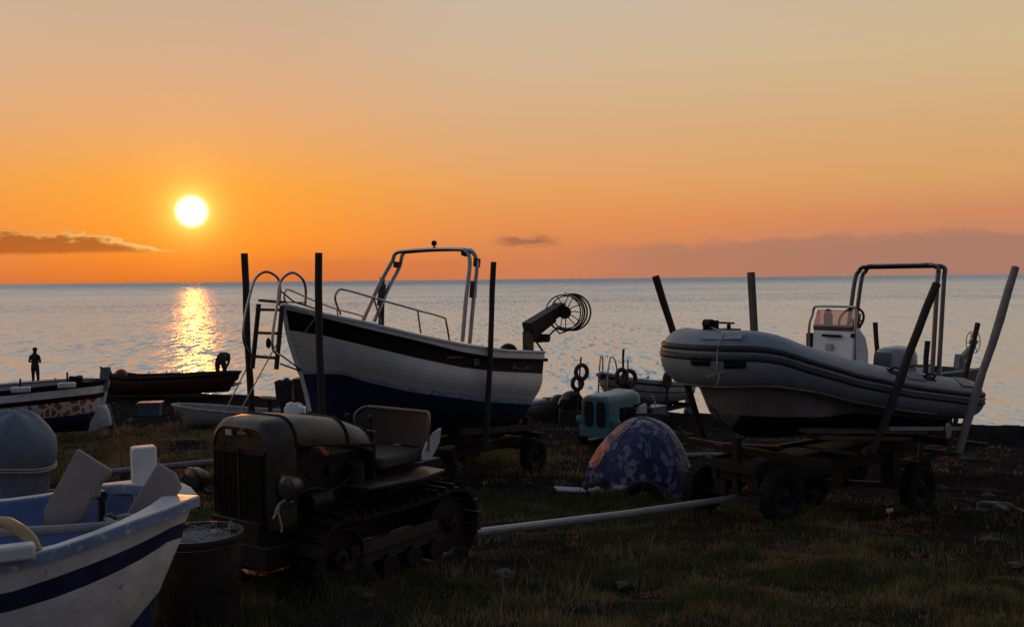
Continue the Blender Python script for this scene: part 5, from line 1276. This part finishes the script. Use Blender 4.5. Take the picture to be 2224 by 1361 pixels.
# dark boat near the water
def dark_boat():
    b = W(524, 830, 34.6); fr = Fr(b.x, 34.6, gz(W(380, 850, 35).x, 35.2)-.0, 176)
    root = fr.root('wooden_boat', 'maroon open wooden boat at the water edge with a round float in its bow', 'boat')
    L = 4.75; z0 = fr.z(L*.5, .6, [(240, 821), (380, 822), (520, 811)])
    def sh(t): return z0+.17*(1-t)**2+.20*max(t-.85, 0)/.15*.6
    h, g, rows, hb = open_hull(fr, root, L, .8, sh, lambda t: .12+.12*(1-t)**2, [(0, 1), (.10, 0)], [MAROON, BROWN], DKWOOD, .45, sternfull=.7)
    g.build('gunwale_rail', BROWN, root)
    st = MB(); a = fr.py(238, 803, 0); st.tube(smoothpath([(L-.1, 0, .3), (L-.02, 0, sh(1)-.1), (L+.05, 0, sh(1)+.12), (a.x, 0, a.z)], 4), .05, 7); st.build('stern_post', MAROON, root)
    for u, v in ((287, 810), (323, 807), (362, 806), (384, 813), (396, 800)):
        k = MB(); q = fr.py(u, v, .5 if u % 2 else -.5); k.tube([(q.x, q.y, sh(.5)-.1), q], .018, 5); k.build('thole_pin', VENT, root)
    fl = MB(); fl.ell((0, 0, 0), (.22, .22, .2), 18, 12); o = fl.build('round_float', ORANGE, None, 60); o.location = fr.w(L-.42, .1, sh(.95)+.02); tag(o, 'round dark float coloured dull orange for the sunlight on it, resting in the maroon boat', 'float')
    return fr, sh, L
DB, dsh, dL = dark_boat()
cr = MB(); cr.loft([[(x*s, y*s, z) for x, y in ((-.32, -.22), (.32, -.22), (.32, .22), (-.32, .22))] for z, s in ((0, .82), (.40, 1), (.40, .93), (.05, .78))], 0, True, capA=True); cr.box((0, 0, .40), (.70, .50, .03))
rest('plastic_crate', cr, PLASTB, 327, 868, 29.0, 'blue grey plastic crate on the soil below the maroon boat', 'crate', 8, bevel=.008)
# person standing, person bending
def person(label, joints, edges, loc, rz, scale=1.0):
    """joints: name -> (x, y, z, rx, ry)"""
    names = list(joints); me = bpy.data.meshes.new('person'); me.from_pydata([joints[n][:3] for n in names], [(names.index(a), names.index(b)) for a, b in edges], [])
    o = bpy.data.objects.new('person', me); COL.objects.link(o)
    for m in (SILH, SKIN): me.materials.append(m)
    sk = o.modifiers.new('skin', 'SKIN'); sk.use_smooth_shade = True
    lay = me.skin_vertices[0].data if me.skin_vertices else me.attributes and None
    if not me.skin_vertices:
        import bmesh
        bm = bmesh.new(); bm.from_mesh(me); bm.verts.layers.skin.verify(); bm.to_mesh(me); bm.free(); lay = me.skin_vertices[0].data
    for i, n in enumerate(names): lay[i].radius = joints[n][3:5]; lay[i].use_root = (i == 0)
    sb = o.modifiers.new('sub', 'SUBSURF'); sb.levels = 1; sb.render_levels = 2
    o.location = loc; o.rotation_euler = (0, 0, rad(rz)); o.scale = (scale,)*3
    return tag(o, label, 'person')
J = {'pelvis': (0, 0, .93, .155, .115), 'waist': (0, .0, 1.08, .15, .105), 'chest': (0, .0, 1.30, .185, .125), 'shoul': (0, -.01, 1.43, .16, .10), 'neck': (0, 0, 1.52, .06, .06), 'head': (0, .03, 1.62, .088, .10), 'crown': (0, .02, 1.72, .07, .085),
     'hipl': (-.10, 0, .88, .10, .11), 'kneel': (-.11, .02, .49, .062, .07), 'anklel': (-.12, -.01, .09, .045, .05), 'toel': (-.13, .15, .035, .042, .03), 'hipr': (.10, 0, .88, .10, .11), 'kneer': (.12, .02, .49, .062, .07), 'ankler': (.14, -.01, .09, .045, .05), 'toer': (.16, .15, .035, .042, .03),
     'shl': (-.19, 0, 1.40, .065, .065), 'ell': (-.27, -.02, 1.15, .05, .05), 'wrl': (-.12, .20, 1.14, .035, .03), 'hal': (-.03, .24, 1.17, .038, .022), 'fil': (.03, .25, 1.19, .02, .014),
     'shr': (.19, 0, 1.40, .065, .065), 'elr': (.27, -.02, 1.15, .05, .05), 'wrr': (.13, .20, 1.10, .035, .03), 'har': (.05, .24, 1.12, .038, .022), 'fir': (0, .25, 1.13, .02, .014)}
E = [('pelvis', 'waist'), ('waist', 'chest'), ('chest', 'shoul'), ('shoul', 'neck'), ('neck', 'head'), ('head', 'crown'), ('pelvis', 'hipl'), ('hipl', 'kneel'), ('kneel', 'anklel'), ('anklel', 'toel'), ('pelvis', 'hipr'), ('hipr', 'kneer'), ('kneer', 'ankler'), ('ankler', 'toer'), ('shoul', 'shl'), ('shl', 'ell'), ('ell', 'wrl'), ('wrl', 'hal'), ('hal', 'fil'), ('shoul', 'shr'), ('shr', 'elr'), ('elr', 'wrr'), ('wrr', 'har'), ('har', 'fir')]
Yp = 38.6; xp = W(77, 830, Yp).x; zg_ = gz(xp, Yp); sc_ = (W(77, 754, Yp).z-zg_)/1.80
P1 = person('person in cap, coloured as a dark backlit silhouette, standing with arms folded, looking out to sea', J, E, (xp, Yp, zg_), -6, sc_)
hc = MB(); hc.ell((0, .02, 1.715), (.105, .12, .09), 14, 8); hc.box((0, .13, 1.70), (.14, .12, .015)); c_ = hc.build('cap', VENT, P1)
J2 = {'pelvis': (0, 0, .82, .16, .13), 'waist': (0, .12, .93, .15, .12), 'chest': (.0, .30, .98, .18, .14), 'shoul': (0, .41, .95, .16, .11), 'neck': (0, .48, .90, .06, .06), 'head': (0, .56, .84, .09, .10), 'crown': (0, .63, .78, .07, .08),
      'hipl': (-.11, 0, .76, .10, .11), 'kneel': (-.13, .08, .42, .065, .07), 'anklel': (-.14, -.02, .08, .045, .05), 'toel': (-.15, .13, .035, .042, .03), 'hipr': (.11, 0, .76, .10, .11), 'kneer': (.13, .08, .42, .065, .07), 'ankler': (.14, -.02, .08, .045, .05), 'toer': (.15, .13, .035, .042, .03),
      'shl': (-.15, .40, .92, .065, .065), 'ell': (-.20, .26, .74, .05, .05), 'wrl': (-.15, .14, .54, .035, .03), 'hal': (-.14, .11, .47, .038, .022), 'fil': (-.14, .10, .40, .02, .014),
      'shr': (.15, .40, .92, .065, .065), 'elr': (.20, .26, .74, .05, .05), 'wrr': (.15, .14, .54, .035, .03), 'har': (.14, .11, .47, .038, .022), 'fir': (.14, .10, .40, .02, .014)}
q = W(478, 812, 35.0); P2 = person('person coloured as a dark backlit silhouette, bending forward over the end of the maroon boat', J2, E, (q.x, 35.05, DB.o.z+dsh(.15)-.42), -5, 1.05)
hc = MB(); hc.ell((0, .60, .83), (.105, .115, .10), 12, 8); hc.build('hair', VENT, P2)
fd = MB(); fd.box((0, 0, 0), (1.2, 1.1, .05)); o = fd.build('foot_board', DKWOOD, None, bevel=.005); o.location = (P2.location.x, P2.location.y, P2.location.z-.03); tag(o, 'dark foot board inside the maroon boat under the bending person', 'board')
# small white dinghy
def dinghy():
    b = W(374, 890, 26.2); fr = Fr(b.x, 26.2, gz(b.x+1.2, 26.4), 12)
    root = fr.root('white_dinghy', 'small white dinghy lying on the soil behind the crawler tractor', 'boat')
    C = [(374, 884), (520, 897), (700, 908)]
    zz = [fr.z(t*3.2, -.5, C) for t in (0, .5, 1)]
    h, g, rows, hb = open_hull(fr, root, 3.2, .62, lambda t: float(np.interp(t, (0, .5, 1), zz)), lambda t: .03, [(0, 0)], [mat('shaded_white', (.36, .34, .33), .5, var=.15)], mat('dinghy_inside', (.25, .25, .26), .6), .35, sternfull=.8)  # aged white darkened; the shade on the dinghy is put into the colour
    g.build('gunwale_rail', mat('dinghy_rail', (.38, .37, .36), .5), root)
    r = MB(); q = fr.py(388, 912, -.1); r.tube(smoothpath([fr.py(u, v, -.35) for u, v in ((383, 893), (390, 905), (394, 915), (388, 923))], 4), .012, 5); r.build('mooring_rope', VENT, root)
dinghy()
# bench with crates, jerrycan
tb = MB(); A = W(566, 864, 25.5); B = W(676, 872, 25.5); tb.beam(A, B, .5, .06)
o0 = tb.build('work_bench', DKWOOD, None, bevel=.006)
lg = MB(); lg.beam((A.x+.25, 25.5, A.z-.03), (A.x+.25, 25.5, gz(A.x, 25.5)-.03), .1, .1, up=(0, 1, 0)); lg.build('leg', DKWOOD, o0)
lg = MB(); xq = W(622, 880, 25.5).x; lg.beam((xq, 25.5, A.z-.05), (xq, 25.5, gz(xq, 25.5)-.03), .26, .2, up=(0, 1, 0)); lg.build('leg', DKWOOD, o0)
tag(o0, 'dark plank bench carrying two crates, behind the bow ladder of the fishing boat', 'bench')
for (u0, u1, v0, v1, lb) in ((600, 638, 826, 865, 'tapered dark tub on the plank bench, the one nearer the bow ladder'), (640, 668, 823, 868, 'square dark box on the plank bench, the one nearer the fishing boat hull')):
    a = W(u0, v0, 25.5); b = W(u1, v1, 25.5); w = b.x-a.x; h = a.z-b.z; k = MB()
    k.loft([[(x*s*w/2, y*s*.22, z) for x, y in ((-1, -1), (1, -1), (1, 1), (-1, 1))] for z, s in ((0, .86), (h, 1), (h, .92), (.04, .8))], 0, True, capA=True)
    if u0 == 600: k.ell((w*.1, 0, h*.95), (.12, .1, .10), 10, 6, noise=.2)
    else: k.box((0, 0, h+.012), (w*1.04, .47, .03)); k.box((0, -.225, h*.6), (.12, .02, .03))
    o = k.build('fish_box' if u0 == 640 else 'plastic_tub', DRUM, None, bevel=.008); o.location = ((a.x+b.x)/2, 25.5, b.z+.035 if u0 == 600 else b.z+.06); tag(o, lb, 'box' if u0 == 640 else 'tub')
    zt_ = float(A.z+(o.location.x-A.x)*(B.z-A.z)/(B.x-A.x))+.032; o.location.z = zt_
jc = MB(); jc.loft([[(x*.20, y*.12, z) for x, y in ((-1, -.8), (-.8, -1), (.8, -1), (1, -.8), (1, .8), (.8, 1), (-.8, 1), (-1, .8))] for z in (0, .36)]+[[(x*.12-.05, y*.07, z) for x, y in ((-1, -.8), (-.8, -1), (.8, -1), (1, -.8), (1, .8), (.8, 1), (-.8, 1), (-1, .8))] for z in (.44, .48)], 0, True, capA=True, capB=True)
jc.cyl((-.08, 0, .48), (-.08, 0, .52), .045, n=10); jc.tube(smoothpath([(-.02, 0, .47), (.05, 0, .50), (.12, 0, .47), (.16, 0, .38)], 3), .02, 6)
o = rest('jerrycan', jc, PLASTW, 641, 898, 21.4, 'white plastic jerrycan below the bow of the fishing boat', 'jerrycan', bevel=.015); o.scale = (1.1, 1.1, .72); o.location.z = W(641, 910, 21.4).z
sd = MB(); sd.box((0, 0, 0), (.8, .5, .05)); 
for sx in (-.35, .35):
    for sy in (-.2, .2): sd.beam((sx, sy, -.01), (sx, sy, gz(o.location.x, 21.4)-o.location.z), .06, .06, up=(0, 1, 0))
s_ = sd.build('low_stand', DKWOOD, None, bevel=.005); s_.location = (o.location.x, 21.4, o.location.z-.03); tag(s_, 'low dark wooden stand under the white jerrycan', 'stand')
# pale white boat far off with ladder, its trailer with posts and rings
def far_boat():
    Y0 = 28.2; b = W(1307, 830, Y0); fr = Fr(b.x, Y0, gz(b.x+1.5, 30), 50)
    root = fr.root('white_boat', 'white open boat with blue stripe and thin bow ladder, behind the turquoise tractor', 'boat')
    C = [(1303, 808), (1340, 818), (1380, 823), (1420, 827), (1500, 833)]; L = 4.3; zz = []
    def hbq(t): a = min(t/.5, 1); return max((1-(1-a)**2.2)**.65*(1 if t < .5 else 1-.25*((t-.5)/.5)**2), .02)*.85
    ts = [i/8 for i in range(9)]
    for t in ts: zz.append(fr.z(t*L, -hbq(t), C))
    kz = fr.z(L*.6, 0, [(1300, 880), (1500, 884)])
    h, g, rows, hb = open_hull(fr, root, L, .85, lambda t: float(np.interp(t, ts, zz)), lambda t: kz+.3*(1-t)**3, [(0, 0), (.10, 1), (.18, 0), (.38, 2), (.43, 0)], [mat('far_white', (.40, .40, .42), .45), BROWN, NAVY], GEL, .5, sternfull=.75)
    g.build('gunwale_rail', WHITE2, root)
    l = MB()
    for pts, y in (([(1299, 864), (1301, 815), (1303, 790), (1305, 774), (1309, 778), (1309, 812)], .2), ([(1319, 855), (1318, 835), (1322, 795), (1326, 777), (1332, 776), (1338, 790), (1341, 815)], -.2)): l.tube(smoothpath([fr.py(u, v, y) for u, v in pts], 4), .022, 6)
    l.tube([fr.py(1300, 836, .2), fr.py(1318, 838, -.2)], .02, 5); l.tube([fr.py(1301, 813, .2), fr.py(1320, 813, -.2)], .02, 5); l.build('bow_ladder', CHROME, root)
    bt = MB(); p = fr.py(1312, 812, 0); bt.tube([(.02, 0, zz[0]-.2), (p.x-.05, 0, p.z+.05)], .06, 6); bt.build('bitt', BROWN, root)
    th = MB(); a = fr.py(1405, 825, -.3); th.tube([a, fr.py(1408, 818, -.3)], .025, 6)
    th.build('thole_pin', VENT, root)
    ou = MB(); q = fr.py(1496, 880, 0); ou.tube([fr.py(1497, 856, 0), q, fr.py(1490, 895, 0)], [.16, .13, .09], 8); ou.box(q+Vector((0, 0, -.2)), (.4, .05, .14)); ou.build('outboard_leg', PLASTB, root)
    tr = fr.root('boat_trailer', 'dark trailer with thin posts hung with rings, under the far white boat', 'trailer')
    f = MB(); zf = .45
    for y in (-.5, .5): f.beam((-.2, y, zf), (L, y, zf), .09, .14)
    for x in (0, 1.6, 3.4): f.beam((x, -.95, zf+.1), (x, .95, zf+.1), .09, .09); f.beam((x+.1, -.4, zf+.1), (x+.1, -.4, kz+.1), .1, .1, up=(0, 1, 0)); f.beam((x+.1, .4, zf+.1), (x+.1, .4, kz+.1), .1, .1, up=(0, 1, 0))
    f.box((1.9, 0, (zf+kz)/2), (3.2, .5, kz-zf)); f.build('frame', RUST, tr)
    for x in (1.0, ):
        for y in (-.75, .75): wheel(tr, (x, y, fr.g(x, y)+.3), .3, .18)
    rings = []
    for (u, vt, vb, y, rr) in ((1260, 775, 868, .95, .028), (1354, 758, 885, -.95, .035), (1364, 781, 885, -.95, .022), (1449, 815, 890, -.95, .04)):
        a = fr.py(u+ (2 if u == 1260 else 0), vt, y); bb = fr.py(u-(6 if u == 1260 else 2), vb, y); bb.z = zf+.1
        post('post', tr, bb, a, rr, DKWOOD); rings.append((a, bb))
    def ringobj(u, v, y, w, h, rot, label):
        c = fr.w(*fr.py(u, v, y-.06)); k = MB(); k.tube([((w)*math.cos(t), 0, h*math.sin(t)) for t in [2*math.pi*i/26 for i in range(26)]], .065, 9, True)
        o = k.build('rubber_ring', mat('rusty_rubber', (.07, .035, .025), .8, var=.3), None, 60); o.location = c; o.rotation_euler = (0, rad(rot), fr.a*.6); tag(o, label, 'ring', 'rubber rings hung on the far trailer posts')
    ringobj(1263, 808, .95, .20, .17*1.25, 8, 'upper rubber ring of the pair on the lone thin post')
    ringobj(1254, 832, .95, .17, .16*1.15, 4, 'lower rubber ring of the pair on the lone thin post')
    ringobj(1350, 818, -.95, .17, .20, 0, 'rubber ring on the taller post in front of the white boat bow')
    ringobj(1366, 822, -.95, .22, .22, 0, 'rubber ring on the shorter post in front of the white boat bow')
    ringobj(1357, 845, -.95, .19, .17, 0, 'lowest rubber ring, hanging against the white boat side')
    ringobj(1449, 826, -.95, .10, .20, 0, 'narrow rubber ring on the post next to the inflatable boat')
far_boat()
# net heap by the water
hp = MB(); hp.ell((0, 0, .1), (1.0, .7, .55), 24, 12, noise=.18); hp.ell((-.9, .2, .05), (.9, .6, .38), 20, 10, noise=.2)
rest('net_heap', hp, mat('dark_nets', (.022, .017, .016), .95, var=.4, scale=20, bump=.8), 1208, 890, 30.5, 'dark heap of nets on the beach crest behind the fishing boat stern', 'heap', smooth=80)
bu = MB(); bu.ell((0, 0, 0), (.30, .28, .26), 18, 12, noise=.04); o = rest('net_float', bu, SOOT, 1215, 874, 30.2, 'round dark float on top of the net heap', 'float', onground=False)
pk = MB(); pk.beam(W(1165, 873, 30.3), W(1245, 874, 30.3), .12, .05); tag(pk.build('thin_plank', DKWOOD), 'thin dark plank lying across the net heap', 'plank')
pk = MB(); pk.ell((0, 0, .2), (.4, .3, .4), 14, 8, noise=.2); rest('net_bundle', pk, SOOT, 1243, 872, 29.5, 'small dark bundle between the net heap and the turquoise tractor', 'bundle', lift=.35); 
pk = MB(); pk.box((0, 0, .17), (.8, .6, .42)); rest('fish_box', pk, DKWOOD, 1243, 872, 29.5, 'dark wooden box under the small bundle by the net heap', 'box', bevel=.02)
# boat with reel behind the inflatable
def hidden_boat():
    Y0 = 17.0; b = W(1880, 830, Y0); fr = Fr(b.x, Y0, gz(8, 18.5), 40)
    root = fr.root('fishing_boat', 'dark blue fishing boat with a wire reel, mostly hidden behind the inflatable boat', 'boat')
    zg_ = fr.z(2.6, -.4, [(1900, 806), (2160, 806)])
    h, g, rows, hb = open_hull(fr, root, 3.4, .62, lambda t: zg_+.05*(1-t), lambda t: zg_-.72, [(0, 0)], [mat('dark_teal', (.04, .07, .09), .5)], GEL, .35, sternfull=.8)
    g.build('gunwale_rail', mat('teal_rail', (.10, .15, .18), .5), root)
    m = MB(); y = -.1
    m.beam(fr.py(2085, 812, y)-Vector((0, 0, .1)), fr.py(2086, 778, y), .14, .14, up=(0, 1, 0)); m.beam(fr.py(2082, 785, y), fr.py(2112, 755, y), .12, .08, up=(0, 1, 0)); m.beam(fr.py(2078, 800, y), fr.py(2082, 770, y), .1, .1, up=(0, 1, 0)); m.build('reel_arm', mat('grey_arm', (.18, .19, .21), .5), root)
    w = MB(); c = fr.py(2118, 743, y-.1); R = .21*Y0/17*1.0
    for dy in (0, .08): w.tube([c+Vector((R*math.cos(t), dy, R*math.sin(t))) for t in [2*math.pi*i/28 for i in range(28)]], .009, 5, True)
    for i in range(10): t = 2*math.pi*i/10; w.tube([c, c+Vector((R*math.cos(t), .08*(i % 2), R*math.sin(t)))], .007, 4)
    w.cyl(c-Vector((0, .03, 0)), c+Vector((0, .1, 0)), .05, n=10); w.build('reel', GREYPOLE, root)
    tr = fr.root('boat_trailer', 'dark trailer with slim leaning posts, hidden behind the inflatable boat', 'trailer')
    f = MB(); zf = .55
    for y in (-.4, .4): f.beam((0, y, zf), (3.3, y, zf), .08, .12); 
    for x in (.3, 1.6, 2.9): f.beam((x, -.8, zf+.08), (x, .8, zf+.08), .08, .08); f.beam((x, 0, zf), (x, 0, zg_-.6), .14, .2, up=(0, 1, 0))
    f.build('frame', RUST, tr)
    for x in (.75, ):
        for y in (-.6, .6): wheel(tr, (x, y, fr.g(x, y)+.28), .28, .16)
    for (ut, vt, ub, vb, y) in ((1901, 700, 1911, 760, .75), (2014, 740, 2003, 805, -.75), (2123, 702, 2090, 822, -.78)):
        a = fr.py(ut, vt, y*1.1); q = fr.py(ub, vb, y); d = (q-a)/(q.z-a.z); e = a+d*(zf+.1-a.z); e.y = y; e.x = max(min(e.x, 3.3), 0); post('post', tr, e, a, .045, DKWOOD)
hidden_boat()
# poles and planks on the ground, rocks, drift
def lying(u0, v0, u1, v1, Y0_, Y1_, r, m, name, label, cat):
    A = W(u0, v0, Y0_); B = W(u1, v1, Y1_); A.z = gz(A.x, A.y)+r*.8; B.z = gz(B.x, B.y)+r*.8; k = MB(); k.tube([A, A.lerp(B, .5)+Vector((0, 0, .01)), B], [r, r*1.05, r*.9], 8); return tag(k.build(name, m), label, cat)
k = MB(); A = W(240, 1024, 16.5); B = W(462, 1003, 17.6); k.tube([A, B], .06, 8); tag(k.build('wooden_spar', GREYPOLE), 'long grey spar resting on trestles behind the rowing boat', 'spar')
for (u, lb) in ((268, 'low dark trestle under the end of the grey spar nearer the wrapped motor'), (440, 'low dark trestle under the end of the grey spar nearer the crawler tractor')):
    t_ = (u-240)/222; p = A.lerp(B, t_); k = MB(); zz_ = gz(p.x, p.y); 
    for s in (-1, 1): k.beam((0, 0, p.z-zz_-.06), (.02*s, s*.2, -.03), .06, .06, up=(1, 0, 0))
    k.beam((0, -.12, p.z-zz_-.085), (0, .12, p.z-zz_-.085), .06, .05); o = k.build('trestle', DKWOOD); o.location = (p.x, p.y, zz_); tag(o, lb, 'trestle')
lying(112, 974, 216, 969, 22.0, 22.3, .04, WOOD, 'fallen_rail', 'thin pale rail lying on the grass near the orange patterned boat', 'rail')
lying(1480, 950, 1605, 942, 21.5, 21.8, .05, GREYPOLE, 'driftwood_pole', 'pale straight pole lying on the soil behind the tent', 'pole')
lying(1460, 942, 1530, 938, 23.5, 23.6, .04, WOOD, 'driftwood_stick', 'short pale stick on the soil between tent and inflatable boat', 'stick')
lying(2092, 1088, 2128, 1092, 13.2, 13.1, .03, WOOD, 'driftwood_stick', 'short pale stick beside the dark hollow near the trailer wheel', 'stick')
def rock(u, v, Y, s, label, m=ROCKM):
    k = MB(); k.ell((0, 0, s*.18), (s, s*.8, s*.42), 22, 14, noise=.34); rest('rock', k, m, u, v, Y, label, 'rock', random.uniform(0, 180), smooth=60)
rock(1352, 1272, 7.7, .075, 'rounded grey rock in the front grass before the drawbar')
rock(1165, 1283, 7.6, .075, 'smaller rounded grey rock near the crawler tractor track')
rock(2150, 1180, 10.2, .11, 'broad dark rock near the right trailer wheel in thin grass'.replace('right ', ''))
rock(2165, 1075, 13.0, .30, 'large low black rock on the bare soil beyond the trailer', SOOT)
rock(1092, 1262, 7.8, .12, 'flat dark rock half hidden in grass beside the track')
rock(2205, 1245, 8.4, .075, 'dark rock at the bare edge of the front grass')
lt = MB(); lt.box((0, 0, .03), (.12, .03, .05)); rest('litter_scrap', lt, PLASTW, 1932, 1067, 13.2, 'tiny white plastic scrap on the soil under the inflatable boat trailer', 'scrap', 30, bevel=.005)
